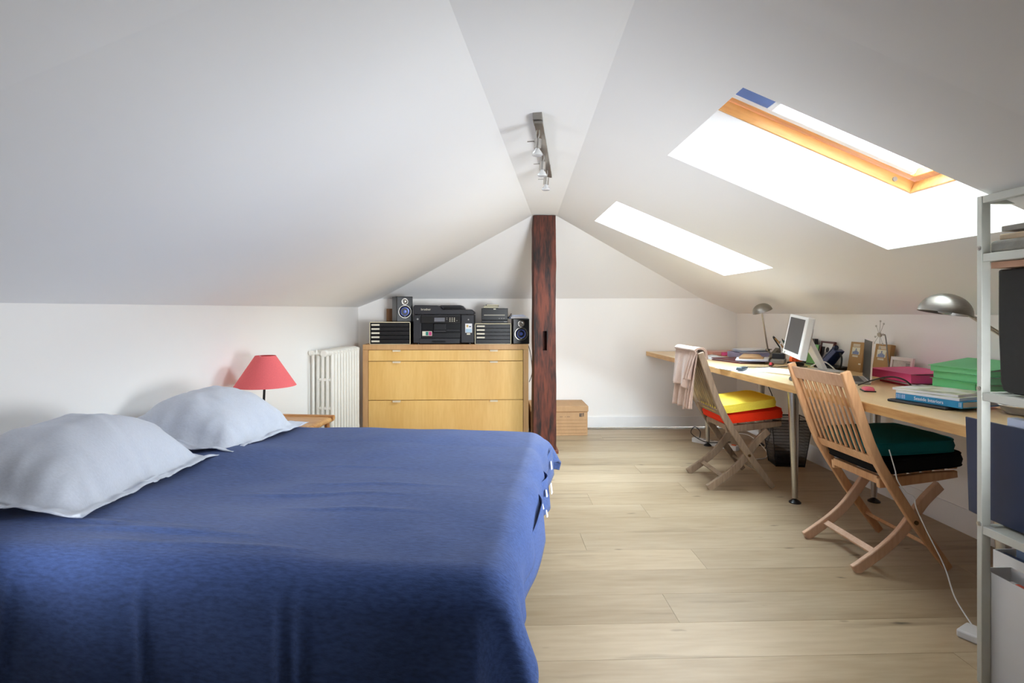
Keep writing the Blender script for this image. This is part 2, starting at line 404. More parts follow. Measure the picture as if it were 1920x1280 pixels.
# walls
W = struct('wall_right', MB().bb(XR, XR+0.12, YB, YF+0.12, 0, 1.185), M_wall, smooth=False)
def tri(mb, pts):
    return mb.add(pts, [tuple(range(len(pts)))])
far_poly = [(-1.391, 0), (XR, 0), (XR, 1.185), (2.18, 1.346), (-1.172, 1.336), (-1.391, 1.25)]
Mfar = Matrix(((1, 0, 0, 0), (0, 0, -1, YF+0.12), (0, 1, 0, 0), (0, 0, 0, 1)))
struct('wall_far', MB().prism(far_poly, 0, 0.12, Mfar), M_wall, smooth=False)
dl = Vector((-0.149, -1, 0)).normalized(); nl = Vector((-dl.y, dl.x, 0))  # outward = -X side
if nl.x > 0: nl = -nl
A0 = Vector((-1.391, YF, 1.25)); A1 = Vector((wlx(1.22), 1.22, 1.232)); A2 = Vector((wlx(YB), YB, 1.05))
mb = MB()
for p, q in ((A0, A1), (A1, A2)):
    o = nl*0.12
    mb.hexa([Vector((p.x, p.y, 0)), Vector((q.x, q.y, 0)), Vector((q.x, q.y, 0))+o, Vector((p.x, p.y, 0))+o, p, q, q+o, p+o])
struct('wall_left', mb, M_wall, smooth=False)
struct('wall_back', MB().bb(-2.75, 2.7, YB-0.12, YB, 0, 2.2), mat('bounce_cut_taupe', (120, 112, 106), 0.8), smooth=False)  # unseen wall, coloured dark to cut bounce light onto the bed
# baseboards
def skirting(mb, p, q, inward, h=0.105, t=0.016):
    p = Vector(p); q = Vector(q); i = Vector(inward)*t
    return mb.hexa([p, q, q+i, p+i, p+Vector((0, 0, h)), q+Vector((0, 0, h)), q+i*0.8+Vector((0, 0, h)), p+i*0.8+Vector((0, 0, h))])
struct('baseboard_far', skirting(MB(), (-1.39, YF, 0), (XR, YF, 0), (0, -1, 0)), M_trim, smooth=False)
struct('baseboard_right', skirting(MB(), (XR, YF-0.017, 0), (XR, YB, 0), (-1, 0, 0), h=0.13), M_trim, smooth=False)
struct('baseboard_left', skirting(MB(), (wlx(YF-0.02), YF-0.02, 0), (wlx(YB), YB, 0), -nl), M_trim, smooth=False)
# ceiling: two slopes, flat ridge strip, far hip, all meeting edge to edge
RL0 = Vector((0.331, 4.70, 2.028)); RL1 = Vector((-0.171, 1.22, 2.078)); 
def rrx(y): return 0.545-0.0455*(4.70-y)
def pr(x, y): return Vector((x, y, zr(x)-(0.07*(1.345-y) if y < 1.345 else 0)))
RR0 = pr(rrx(4.70), 4.70); RR1 = pr(rrx(1.345), 1.345)
F1 = Vector((-1.172, YF, 1.336)); F2 = Vector((2.18, YF, 1.346))
RL2 = Vector((-0.72, YB, 1.82)); RR2 = pr(rrx(YB), YB)
ce = sroot('ceiling')
mb = MB(); tri(mb, [A0, A1, RL0]); tri(mb, [A1, RL1, RL0]); tri(mb, [A0, RL0, F1])
part('left_slope', mb, M_ceil, ce, smooth=False)
mb = MB(); tri(mb, [A1, A2, RL1]); tri(mb, [A2, RL2, RL1]); part('near_left_slope', mb, M_ceil, ce, smooth=False)
mb = MB(); tri(mb, [F1, RL0, RR0]); tri(mb, [F1, RR0, F2]); part('far_slope', mb, M_ceil, ce, smooth=False)
mb = MB(); tri(mb, [RL0, RL1, RR1, RR0]); tri(mb, [RL1, RL2, RR2]); tri(mb, [RL1, RR2, RR1]); part('ridge_strip', mb, M_ceil, ce, smooth=False)
mb = MB()
tri(mb, [pr(rrx(4.31), 4.31), pr(XR, 4.31), pr(XR, YF), F2, RR0])
ys = [4.31, 3.545, 2.497, 1.735, 1.345]
for a, b in zip(ys[:-1], ys[1:]):
    hole = (a, b) in ((4.31, 3.545), (2.497, 1.735))
    tri(mb, [pr(rrx(a), a), pr(0.80, a), pr(0.80, b), pr(rrx(b), b)])
    if not hole: tri(mb, [pr(0.80, a), pr(1.835, a), pr(1.835, b), pr(0.80, b)])
    tri(mb, [pr(1.835, a), pr(XR, a), pr(XR, b), pr(1.835, b)])
part('right_slope', mb, M_ceil, ce, smooth=False)
mb = MB(); ys = [1.345, YB]
for a, b in zip(ys[:-1], ys[1:]):
    tri(mb, [pr(rrx(a), a), pr(0.80, a), pr(0.80, b), pr(rrx(b), b)])
    tri(mb, [pr(0.80, a), pr(1.835, a), pr(1.835, b), pr(0.80, b)])
    tri(mb, [pr(1.835, a), pr(XR, a), pr(XR, b), pr(1.835, b)])
part('near_right_slope', mb, M_ceil, ce, smooth=False)

# skylights: deep plastered shaft, pine frame and sash, pane, blind
def skylight(idx, y0, y1, near=False, blind=False):
    if near:
        c00 = pr(0.80, y0); c11 = pr(1.835, y1)
        ux = (pr(1.835, y0)-c00); vy = (pr(0.80, y1)-c00)
        n = ux.cross(vy).normalized()
        if n.z < 0: n = -n
    else:
        c00 = pr(0.80, y0); ux = pr(1.835, y0)-c00; vy = pr(0.80, y1)-c00; n = NRM.copy()
    lu, lv = ux.length, vy.length
    w = sroot('window_%d' % idx)
    M = Matrix.Identity(4)
    for i, a in enumerate((ux.normalized(), vy.normalized(), n)):
        for j in range(3): M[j][i] = a[j]
    M.translation = c00
    w.matrix_world = M
    D = 0.285; t = 0.02
    part('lining', MB().bb(-t, 0, -t, lv+t, 0.0006, D), M_ceil, w, smooth=False)
    part('lining', MB().bb(lu, lu+t, -t, lv+t, 0.0006, D), M_ceil, w, smooth=False)
    part('lining', MB().bb(0, lu, -t, 0, 0.0006, D), M_ceil, w, smooth=False)
    part('lining', MB().bb(0, lu, lv, lv+t, 0.0006, D), M_ceil, w, smooth=False)
    def ring(name, inset, wd, z0, z1, m, bev=0.003):
        a = inset
        part(name, MB().bb(-0.03, a+wd, -0.03, lv+0.03, z0, z1), m, w, bevel=bev)
        part(name, MB().bb(lu-a-wd, lu+0.03, -0.03, lv+0.03, z0, z1), m, w, bevel=bev)
        part(name, MB().bb(a+wd, lu-a-wd, -0.03, a+wd, z0, z1), m, w, bevel=bev)
        part(name, MB().bb(a+wd, lu-a-wd, lv-a-wd, lv+0.03, z0, z1), m, w, bevel=bev)
    ring('frame_rail', -0.001, 0.008, D, D+0.055, M_pine)
    ring('sash_rail', 0.0, 0.035, D+0.06, D+0.105, M_pine)
    part('pane', MB().bb(0, lu, 0, lv, D+0.112, D+0.118), M_glass, w, smooth=False)
    part('sash_rail', MB().bb(-0.03, lu+0.03, lv-0.03, lv+0.03, D+0.105, D+0.13), M_pine, w)
    if blind:
        part('blind_rail', MB().bb(0.03, lu-0.06, lv-0.075, lv-0.045, D+0.055, D+0.085), M_trim, w, bevel=0.003)
        part('blind_rail', MB().bb(0.03, lu-0.06, 0.045, 0.075, D+0.055, D+0.085), M_trim, w, bevel=0.003)
        part('blind_bar', MB().bb(0.32, 0.345, 0.075, lv-0.075, D+0.055, D+0.09), M_trim, w, bevel=0.003)
        mbb = MB(); nn = 44
        for k in range(nn):
            x0 = 0.345+(lu-0.42)*k/nn; x1 = 0.345+(lu-0.42)*(k+1)/nn
            za = D+0.068+(0.008 if k % 2 else 0); zb = D+0.068+(0 if k % 2 else 0.008)
            mbb.add([(x0, 0.07, za), (x1, 0.07, zb), (x1, lv-0.07, zb), (x0, lv-0.07, za)], [(0, 1, 2, 3)])
        part('pleated_blind', mbb, M_blind, w, smooth=False)
        part('sky_patch', MB().bb(0.0, 0.32, 0.05, lv-0.045, D+0.058, D+0.062), M_skyblue, w, smooth=False)  # added blue panel standing in for sky behind the uncovered glass
    part('screw_cap', MB().cyl((lu-0.10, lv-0.004, D+0.028), (lu-0.10, lv-0.012, D+0.028), 0.011), M_grey_pl, w)
    return w
skylight(1, 1.735, 2.497, blind=True)
skylight(2, 3.545, 4.31)

# ---------------------------------------------------------------- old oak post
post = thing('wooden_post', 'dark red-brown old oak post with a mortise slot, floor to ceiling', 'post', (0.437, 4.652, 0))
def post_ring(z, k):
    w = 0.098-0.006*noise.noise((0.3, z*1.3, 2)); a = []
    for (x, y) in ((-1, 0.02), (-0.93, -0.0), (-0.75, 0), (0, 0), (0.8, 0), (0.97, 0.0), (1, 0.03), (1, 0.19), (-1, 0.19)):
        dx = noise.noise((x*2, z*2.2, 5))*0.006+noise.noise((x*5, z*9, 1))*0.002
        dy = noise.noise((x*3, z*4, 8))*0.004
        a.append((x*w+dx, max(-0.004, y+dy), z))
    return a
mb = MB(); rows = 60; H = 2.027
zs = [0.025+(H-0.03)*k/rows for k in range(rows+1)]
for z in zs: mb.v += post_ring(z, 0)
n = 9
for k in range(rows):
    zc = (zs[k]+zs[k+1])/2
    for i in range(n):
        if i in (3, ) and False: continue
        mb.f.append((k*n+i, k*n+(i+1) % n, (k+1)*n+(i+1) % n, (k+1)*n+i))
mb.f += [tuple(reversed(range(n))), tuple(range(rows*n, rows*n+n))]
po = part('shaft', mb, M_oldwood, post, angle=35)
cutb = bpy.data.objects.new('cutter', MB().bb(-0.018, 0.018, -0.03, 0.09, 0.875, 1.04).mesh('cutter', smooth=False)); COL.objects.link(cutb); cutb.parent = post
md = po.modifiers.new('slot', 'BOOLEAN'); md.object = cutb; md.operation = 'DIFFERENCE'; md.solver = 'EXACT'
bpy.context.view_layer.update()
me2 = bpy.data.meshes.new_from_object(po.evaluated_get(bpy.context.evaluated_depsgraph_get()))
po.modifiers.clear(); po.data = me2; bpy.data.objects.remove(cutb)
part('plinth', MB().bb(-0.105, 0.116, -0.012, 0.2, 0, 0.028), M_oldedge, post, bevel=0.003)

# ---------------------------------------------------------------- bed, duvet, pillows (local x towards the foot)
BO = (0.03, 1.37, 0); BR = -math.atan(0.149)
bed = thing('bed', 'double bed under the blue duvet, head against the left wall', 'bed', BO, BR)
part('mattress', MB().bb(-1.98, -0.03, 0.03, 1.62, 0.30, 0.525), M_mattress, bed, bevel=0.05, seg=4)
part('bed_base', MB().bb(-1.98, -0.05, 0.05, 1.60, 0.14, 0.295), M_navy, bed, bevel=0.01)
for x in (-1.9, -0.13):
    for y in (0.13, 1.52): part('leg', MB().cyl((x, y, 0), (x, y, 0.14), 0.022, 0.028), M_blackmetal, bed)
def fall(e, R=0.095):
    q = R*pi/2
    if e <= 0: return 0.0, 0.0
    if e < q: a = e/R; return R*sin(a), R*(1-cos(a))
    return R, R+(e-q)
def duvet_fn(over_near=0.50, over_foot=0.17, over_far=0.25, zt=0.553, off=0.0, inset=0.0):
    x_edge = -0.065; yn = 0.035; yf = 1.585
    def fn(u, v):
        x = -1.80+u*(1.80+x_edge+over_foot+0.04); y = (yn-over_near-0.04)+v*(yf-yn+over_near+over_far+0.08)
        ea = max(0, x-x_edge); side = -1 if y < (yn+yf)/2 else 1
        eb = max(0, yn-y) if side < 0 else max(0, y-yf)
        px = min(x, x_edge); py = min(max(y, yn), yf)
        r = hypot(ea, eb); drop = 0
        nrm = 1.0
        if r > 0:
            ph = atan2(eb, ea); dx, dy = cos(ph), side*sin(ph)
            h, d = fall(r)
            fl = sin(2*ph)**2 if (ea > 0 and eb > 0) else 0
            ang = 0.62*fl + 0.06
            if d > 0.03:
                h += (d-0.03)*sin(ang); d = 0.03+(d-0.03)*cos(ang)
            px += dx*h; py += dy*h; drop = d
        z = zt-drop
        # softness: broad billows, long tension creases, fold noise
        nz = noise.noise((x*2.1, y*2.3, 0.7))*0.016+noise.noise((x*5, y*5.5, 3.1))*0.006
        cr = 0
        for (cy, cx0, cx1, amp, wv) in ((0.13, -1.4, -0.70, 0.012, 1.3), (0.17, -1.6, -0.85, 0.008, 2.1), (0.36, -0.85, -0.25, 0.006, 0.5), (0.50, -1.1, -0.35, 0.006, 3.3), (0.62, -0.9, -0.2, 0.005, 4.2), (0.85, -1.0, -0.45, 0.004, 5.2), (0.06, -1.25, -0.5, 0.009, 7.7)):
            yy = cy+0.03*noise.noise((x*2.2, wv, 0))+0.02*(x+0.8)
            w = max(0, min(1, (x-cx0)/0.25))*max(0, min(1, (cx1-x)/0.25))
            cr += amp*w*math.exp(-((y-yy)/0.011)**2)
        # drape folds
        fold = 0
        if drop > 0.02:
            k = min(1, drop/0.2)
            if eb > ea:
                fold = k*(0.012*sin(x*11+2*noise.noise((x*2, 0.3, 0)))+0.022*noise.noise((x*3.2, drop*1.3, 4)))
                for c0, sl in ((-0.56, 0.06), (-0.50, 0.02), (-1.32, -0.05), (-0.95, 0.10)):
                    fold += 0.010*k*math.exp(-((x-c0-sl*drop)/0.012)**2)
                py += side*fold
            else:
                fold = k*(0.020*sin(y*13+3*noise.noise((y*2, 0.9, 0)))+0.022*noise.noise((y*4, drop, 9)))
                px += fold
        z += (nz+cr)*(1 if drop < 0.05 else 0.4)
        if y > 1.25: z += 0.012*sin((y-1.25)/0.35*pi)*max(0, min(1, (x+1.3)/0.3)) if y < 1.6 else 0
        z += 0.025*math.exp(-((x+1.32)/0.2)**2)*math.exp(-((y-0.98)/0.2)**2)
        return (px, py, z+off)
    return fn
duv = thing('duvet', 'dark blue chambray duvet spread over the bed', 'duvet', BO, BR)
part('cover', MB().grid(duvet_fn(), 150, 220), M_duvet, duv, solid=0.006, angle=180, recalc=False)
# button fastening on the foot hem, with white ties that show in the gaps
def hem(u, v):
    y = 0.18+v*1.35
    x = 0.030+0.02*sin(y*13+3*noise.noise((y*2, 0.9, 0)))+0.018*noise.noise((y*3, 2.2, 0))
    return (x+0.012*u, y, 0.475-0.14*u-0.03*noise.noise((y*3.3, 1.7, 0)))
part('underlap', MB().grid(hem, 6, 90), M_duvet, duv, solid=0.003, angle=180, recalc=False)
for y, s in ((1.42, 0.020), (1.05, 0.022), (0.98, 0.014), (0.80, 0.010), (0.72, 0.012)):
    p = Vector(hem(0.35, (y-0.18)/1.35))
    part('tie', MB().hexa([(p.x+0.012, p.y-s, p.z-s*0.9), (p.x+0.016, p.y-s, p.z-s*0.9), (p.x+0.018, p.y+s*0.7, p.z-s*1.1), (p.x+0.014, p.y+s*0.7, p.z-s*1.1), (p.x+0.008, p.y-s*0.5, p.z+s), (p.x+0.012, p.y-s*0.5, p.z+s), (p.x+0.012, p.y+s, p.z+s*0.8), (p.x+0.008, p.y+s, p.z+s*0.8)]), M_sheet, duv, bevel=0.001, label='white cotton tie')

def pillow_mesh(wx, wy, T, seed, corner_up=0.0):
    FL = 0.062
    def h(u, v):
        a, b = abs(u), abs(v)
        fu = 1-FL/(wx/2); fv = 1-FL/(wy/2)
        iu = min(1, a/fu); iv = min(1, b/fv)
        e = max(0.0, (1-iu**2.6))*max(0.0, (1-iv**2.6))
        return T*e**0.55
    def pt(u, v, top):
        # u across depth (-1 head, +1 front), v along length
        k = 1-0.05*(1-abs(v)**3) if abs(u) > 0.9 else 1
        x = u*wx/2*k; y = v*wy/2*(1-0.04*(1-abs(u)**3) if abs(v) > 0.9 else 1)
        hh = h(u, v)
        nz = noise.noise((u*1.6+seed, v*1.7, 0))*0.018+noise.noise((u*4+seed, v*4, 3))*0.009+0.006*abs(noise.noise((u*2.2+v*6+seed, v*1.5-u*2, 9)))
        er = max(abs(u), abs(v))
        crimp = 0.014*sin(v*24+seed+2*noise.noise((v*3, seed, 0)))*max(0, (abs(u)-0.60))*3 + 0.014*sin(u*21+seed+2*noise.noise((u*3, seed, 5)))*max(0, (abs(v)-0.60))*3
        fl = 0.016*noise.noise((u*3+seed, v*3.3, 7)) if er > 0.85 else 0
        rip = 0.006+0.012*abs(noise.noise((u*4, v*4, seed)))
        lift = 0.075*max(0, -u*0.5+0.35)+corner_up*max(0, u)*max(0, -v)
        if top: z = 0.016+lift+hh+(nz+crimp)*min(1, hh/0.03+0.25)+fl
        else: z = 0.013+lift-min(0.012, hh*0.2)+fl
        return (x, y, z)
    nu, nv = 44, 56
    mb = MB(); mb.grid(lambda a, b: pt(a*2-1, b*2-1, True), nu, nv)
    mb.grid(lambda a, b: pt(a*2-1, b*2-1, False), nu, nv)
    o = (nu+1)*(nv+1)
    loop = [j for j in range(nv+1)]+[i*(nv+1)+nv for i in range(1, nu+1)]+[nu*(nv+1)+j for j in range(nv-1, -1, -1)]+[i*(nv+1) for i in range(nu-1, 0, -1)]
    for a, b in zip(loop, loop[1:]+loop[:1]): mb.f.append((a, b, b+o, a+o))
    return mb.mesh('pillow', angle=180)
def bedpt(x, y, z):
    c, s = cos(BR), sin(BR); return (BO[0]+x*c-y*s, BO[1]+x*s+y*c, z)
pm1 = pillow_mesh(0.63, 0.74, 0.198, 0.0)
p1 = part('pillow', pm1, M_pillow, None, loc=bedpt(-1.655, 0.49, 0.566), rot=(0.0, 0, BR+0.08)); tag(p1, 'pale blue flanged pillow nearer the camera, lying on the duvet', 'pillow', 'pillows at the head of the bed')
p2 = part('pillow', pillow_mesh(0.66, 0.68, 0.19, 5.3), M_pillow, None, loc=bedpt(-1.655, 1.26, 0.566), rot=(0, 0, BR-0.02)); tag(p2, 'pale blue flanged pillow farther away, beside the red lamp', 'pillow', 'pillows at the head of the bed')

# ---------------------------------------------------------------- bedside table and lamp
bt = thing('bedside_table', 'bamboo bedside table between the bed and the radiator', 'side table', (-1.395, 3.62, 0), BR)
part('tabletop', MB().bb(-0.27, 0.255, -0.19, 0.19, 0.468, 0.488), M_bamboo, bt, bevel=0.004)
for y in (-0.2, 0.2): part('edge_cane', MB().cyl((-0.28, y, 0.482), (0.285, y, 0.482), 0.019), M_bamboo, bt)
for x in (-0.27, 0.262): part('edge_cane', MB().cyl((x, -0.215, 0.470), (x, 0.215, 0.470), 0.017), M_bamboo, bt)
for x in (-0.25, 0.245):
    for y in (-0.18, 0.18): part('leg', MB().cyl((x, y, 0), (x, y, 0.466), 0.017), M_bamboo, bt)
part('lower_shelf', MB().bb(-0.25, 0.245, -0.18, 0.18, 0.18, 0.192), M_bamboo, bt)
lp = thing('table_lamp', 'table lamp with coral red cone shade on a thin black stem', 'lamp', (-1.478, 3.58, 0.489), 0)
part('foot', MB().lathe([(0, 0), (0.07, 0), (0.07, 0.012), (0.012, 0.02), (0, 0.02)]), M_blackmetal, lp)
part('stem', MB().cyl((0, 0, 0.015), (0.012, 0, 0.30), 0.0075), M_blackmetal, lp)
part('lamp_shade', MB().lathe([(0.062, 0.432), (0.187, 0.238), (0.185, 0.238), (0.060, 0.430)], 40, Matrix.Translation((0.015, 0, 0))), M_coral, lp, angle=60)
mb = MB()
for k in range(3):
    a = k*2*pi/3+0.5; mb.cyl((0.015, 0, 0.415), (0.015+0.06*cos(a), 0.06*sin(a), 0.428), 0.0022, n=6)
mb.cyl((0.012, 0, 0.30), (0.015, 0, 0.42), 0.012, n=10)
part('spider', mb, M_white_pl, lp, label='pale lamp holder with three shade spokes')

# ---------------------------------------------------------------- radiator
ra = thing('radiator', 'white cast-iron column radiator standing against the left wall', 'radiator', (0, 0, 0))
RY0 = 4.70; pitch = 0.06; NS = 10
rd = Vector((0.149, 1, 0)).normalized(); ri = Vector((rd.y, -rd.x, 0))
def rad_frame(k):
    base = Vector((wlx(RY0), RY0, 0))+ri*0.045+rd*(pitch*k)
    M = Matrix.Identity(4)
    for j in range(3): M[j][0] = ri[j]; M[j][1] = rd[j]
    M.translation = base; return M
def rad_section():
    mb = MB(); z0, z1 = 0.10, 0.885
    for c in range(4):
        x = 0.02+c*0.042
        pts = [(x, 0, z0+0.02), (x, 0, z0+0.1), (x, 0, z1-0.1), (x, 0, z1-0.02)]
        mb.tube(pts, [0.016, 0.0155, 0.0155, 0.016], 8, Matrix.Scale(1.12, 4, (0, 1, 0)))
    for zz in (z0+0.03, z0+0.29, z0+0.53, z1-0.03):
        hgt = 0.026 if zz in (z0+0.03, z1-0.03) else 0.016
        mb.tube([(0.006, 0, zz), (0.02, 0, zz), (0.126, 0, zz), (0.16, 0, zz)], [hgt*0.6, hgt, hgt, hgt*0.6], 8)
    return mb.mesh('section', angle=60)
sec = rad_section()
for k in range(NS):
    o = part('section', sec, M_radiator, ra); o.matrix_world = rad_frame(k)
for x in (0.03, 0.13):
    for k in (0, NS-1):
        o = part('foot', MB().cyl((x, 0, 0), (x, 0, 0.12), 0.017, 0.014), M_radiator, ra); o.matrix_world = rad_frame(k)
mb = MB().cyl((0.10, -0.035, 0.855), (0.10, -0.07, 0.855), 0.03, 0.027, 16).cyl((0.10, 0, 0.855), (0.10, -0.04, 0.855), 0.016)
o = part('end_cap', mb, M_radiator, ra); o.matrix_world = rad_frame(0)
mb = MB().cyl((0.10, -0.03, 0.855), (-0.005, -0.05, 0.855), 0.012).cyl((0.03, -0.05, 0.855), (0.03, -0.05, 0.885), 0.008).cyl((0.015, -0.05, 0.858), (-0.03, -0.05, 0.858), 0.02)
o = part('valve', mb, M_radiator, ra, label='pipe valve with its small tap'); o.matrix_world = rad_frame(0)
o = part('pipe', MB().tube([(0.002, -0.05, 0.85), (0.002, -0.05, 0.5), (0.002, -0.05, 0.0)], 0.011, 10), M_radiator, ra); o.matrix_world = rad_frame(0)

# ---------------------------------------------------------------- chest of drawers
DX0, DX1, DY0, DY1, DZ = -1.249, 0.340, 5.30, 5.685, 0.890
ch = thing('chest_of_drawers', 'wide birch plywood chest of drawers against the far wall', 'chest of drawers', ((DX0+DX1)/2, (DY0+DY1)/2, 0))
hx = (DX1-DX0)/2; hy = (DY1-DY0)/2
part('side_panel', MB().bb(-hx, -hx+0.05, -hy, hy, 0.0, DZ-0.052), M_birch_edge, ch, bevel=0.002)
part('side_panel', MB().bb(hx-0.05, hx, -hy, hy, 0.0, DZ-0.052), M_birch_edge, ch, bevel=0.002)
part('top_panel', MB().bb(-hx, hx, -hy, hy, DZ-0.051, DZ), M_birch_edge, ch, bevel=0.002)
part('back_panel', MB().bb(-hx+0.05, hx-0.05, hy-0.02, hy-0.005, 0.06, DZ-0.052), M_birch_edge, ch)
part('plinth', MB().bb(-hx+0.05, hx-0.05, -hy+0.03, -hy+0.05, 0.0, 0.012), M_birch_edge, ch)
for z0, z1 in ((0.732, 0.835), (0.357, 0.727), (0.015, 0.352)):
    d = part('drawer', MB().bb(-hx+0.054, hx-0.054, -hy+0.004, -hy+0.024, z0, z1).bb(-hx+0.08, hx-0.08, -hy+0.03, hy-0.05, z0+0.02, z1-0.03), M_birch, ch, bevel=0.0015)
    for x in (-hx+0.325, hx-0.335):
        part('handle', MB().box((x, -hy-0.008, z1+0.0008), (0.075, 0.026, 0.003)).box((x, -hy-0.020, z1-0.006), (0.075, 0.003, 0.014)), M_handle, d, label='thin pale tab pull')

DTOP = DZ
def file_box(x0, x1, h, yaw, label, labels):
    t = thing('drawer_box', label, 'storage box', ((x0+x1)/2, 5.33+0.14, DTOP), yaw, 'desktop drawer boxes on the chest')
    w = (x1-x0)/2; d = 0.14; th = 0.009
    mb = MB().bb(-w, w, -d, d, 0, th).bb(-w, w, -d, d, h-th, h).bb(-w, -w+th, -d, d, th, h-th).bb(w-th, w, -d, d, th, h-th).bb(-w+th, w-th, d-th, d, th, h-th)
    part('case', mb, M_black, t, smooth=False)
    e = 0.005
    mb = MB().bb(-w-0.001, w+0.001, -d-0.003, -d, h-e*1.2, h+0.001).bb(-w-0.001, -w+e, -d-0.003, -d, 0, h).bb(w-e, w+0.001, -d-0.003, -d, 0, h).bb(-w, w, -d-0.003, -d, 0, e*0.8)
    part('edge_binding', mb, M_cream, t, smooth=False, label='cream edge binding')
    n = 5; hh = (h-2*th)/n
    for k in range(n):
        z0 = th+k*hh
        dr = part('drawer', MB().bb(-w+th+0.002, w-th-0.002, -d+0.002, d-0.02, z0+0.002, z0+hh-0.003).bb(-w+th+0.002, w-th-0.002, -d-0.001, -d+0.004, z0+0.004, z0+hh-0.005), M_black, t, smooth=False)
        if n-1-k in labels:
            part('label_holder', MB().bb(-w+0.018, -w+0.095, -d-0.004, -d-0.001, z0+hh*0.32, z0+hh*0.72), M_labelw, dr, smooth=False)
    return t
file_box(-1.190, -0.800, 0.215, 0.0, 'black drawer box with cream edges, under the left speaker', {0, 1, 2, 3, 4})
file_box(-0.178, 0.172, 0.200, 0.0, 'black drawer box with cream edges, under the small hi-fi unit', {0, 1, 2, 3})

def speaker(label, x, y, z, yaw):
    t = thing('speaker', label, 'speaker', (x, y, z), yaw, 'black bookshelf speakers')
    w, d, h = 0.080, 0.09, 0.245
    part('cabinet', MB().bb(-w, w, -d, d, 0, h), M_gloss, t, bevel=0.006)
    R = Matrix.Rotation(pi/2, 4, 'X')
    def disc(z, prof, name, m, parent):
        return part(name, MB().lathe(prof, 28, Matrix.Translation((0, -d, z)) @ R), m, parent, angle=35)
    # lathe axis z -> -y after rotation
    tw = disc(0.195, [(0.0, 0.004), (0.012, 0.006), (0.020, 0.002), (0.026, 0.001)], 'tweeter', M_darkchrome, t)
    disc(0.195, [(0.026, 0.0), (0.027, 0.006), (0.031, 0.006), (0.033, 0.0)], 'trim_ring', M_chrome, tw)
    wf = disc(0.098, [(0.0, 0.003), (0.016, 0.004), (0.018, -0.003), (0.045, 0.002)], 'woofer', M_woofer, t)
    disc(0.098, [(0.044, 0.002), (0.050, 0.007), (0.056, 0.003)], 'surround', M_black, wf)
    disc(0.098, [(0.056, 0.0), (0.058, 0.007), (0.062, 0.007), (0.064, 0.0)], 'trim_ring', M_chrome, wf)
    part('badge', MB().box((0, -d-0.003, 0.05), (0.018, 0.004, 0.006)), M_labelw, t)
    return t
speaker('black speaker with blue cone standing on the left drawer box', -0.895, 5.44, DTOP+0.217, 0.42)
speaker('black speaker with blue cone on the chest beside the post', 0.265, 5.42, DTOP+0.001, 0.06)
tag(part('wooden_block', MB().bb(-1.085, -0.985, 5.615, 5.68, DTOP+0.001, DTOP+0.345), M_brownwood, bevel=0.003), 'brown wooden box standing behind the left speaker', 'box')
tag(part('black_adapter', MB().bb(-0.797, -0.775, 5.62, 5.68, DTOP+0.001, DTOP+0.335), M_blacksoft, bevel=0.004), 'dark narrow stand between the left speaker and the printer', 'stand')

# printer
pr_t = thing('printer', 'large black office printer in the middle of the chest of drawers', 'printer', (-0.478, 5.315, DTOP))
w = 0.293
prof = [(-w, 0.012), (w, 0.012), (w, 0.285), (w-0.02, 0.318), (0.20, 0.322), (0.175, 0.378), (-w+0.02, 0.378), (-w, 0.36)]
Mp = Matrix(((1, 0, 0, 0), (0, 0, 1, 0), (0, 1, 0, 0), (0, 0, 0, 1)))
body = [(-w, 0.012), (w, 0.012), (w, 0.29), (-w, 0.29)]
mb = MB().bb(-w, w, 0.03, 0.355, 0.012, 0.285).bb(-w, -0.215, 0.0, 0.03, 0.012, 0.285).bb(0.165, w, 0.0, 0.03, 0.012, 0.285).bb(-0.215, 0.165, 0.0, 0.03, 0.235, 0.285)
part('body', mb, M_blacksoft, pr_t, bevel=0.008, seg=3)
part('scanner_lid', MB().prism([(-w, 0.288), (w, 0.288), (w, 0.31), (w-0.03, 0.335), (0.20, 0.335), (-0.02, 0.335), (-0.06, 0.375), (-w+0.012, 0.378), (-w, 0.362)], -0.355, -0.005, Matrix(((1, 0, 0, 0), (0, 0, -1, 0), (0, 1, 0, 0), (0, 0, 0, 1)))), M_blacksoft, pr_t, bevel=0.006, seg=3)
fd = part('document_feeder', MB().prism([(-0.02, 0.338), (0.20, 0.338), (0.172, 0.372), (0.15, 0.378), (-0.05, 0.378)], -0.34, -0.14, Matrix(((1, 0, 0, 0), (0, 0, -1, 0), (0, 1, 0, 0), (0, 0, 0, 1)))), M_blacksoft, pr_t, bevel=0.004)
part('feed_slot', MB().bb(-0.01, 0.165, 0.135, 0.142, 0.342, 0.366), M_gloss, fd)
for k in range(4): part('foot', MB().cyl((-0.25+0.5*(k % 2), 0.05+0.26*(k//2), 0), (-0.25+0.5*(k % 2), 0.05+0.26*(k//2), 0.014), 0.015), M_black, pr_t)
cp = part('control_panel', MB().hexa([(-0.218, -0.03, 0.205), (0.163, -0.03, 0.205), (0.163, 0.0, 0.205), (-0.218, 0.0, 0.205), (-0.218, -0.012, 0.272), (0.163, -0.012, 0.272), (0.163, 0.0, 0.272), (-0.218, 0.0, 0.272)]), M_black, pr_t, bevel=0.003)
def on_panel(x, z): return (x, -0.03+(z-0.205)/0.067*0.018-0.001, z)
tilt = math.atan(0.018/0.067)
part('touchscreen', MB().box((0, 0, 0), (0.10, 0.003, 0.038)), M_lcd, cp, loc=on_panel(-0.038, 0.238), rot=(-tilt, 0, 0))
for r in range(3):
    for c in range(3): part('key', MB().box((0, 0, 0), (0.009, 0.003, 0.007)), M_labelw, cp, loc=on_panel(0.062+c*0.021, 0.252-r*0.0145), rot=(-tilt, 0, 0))
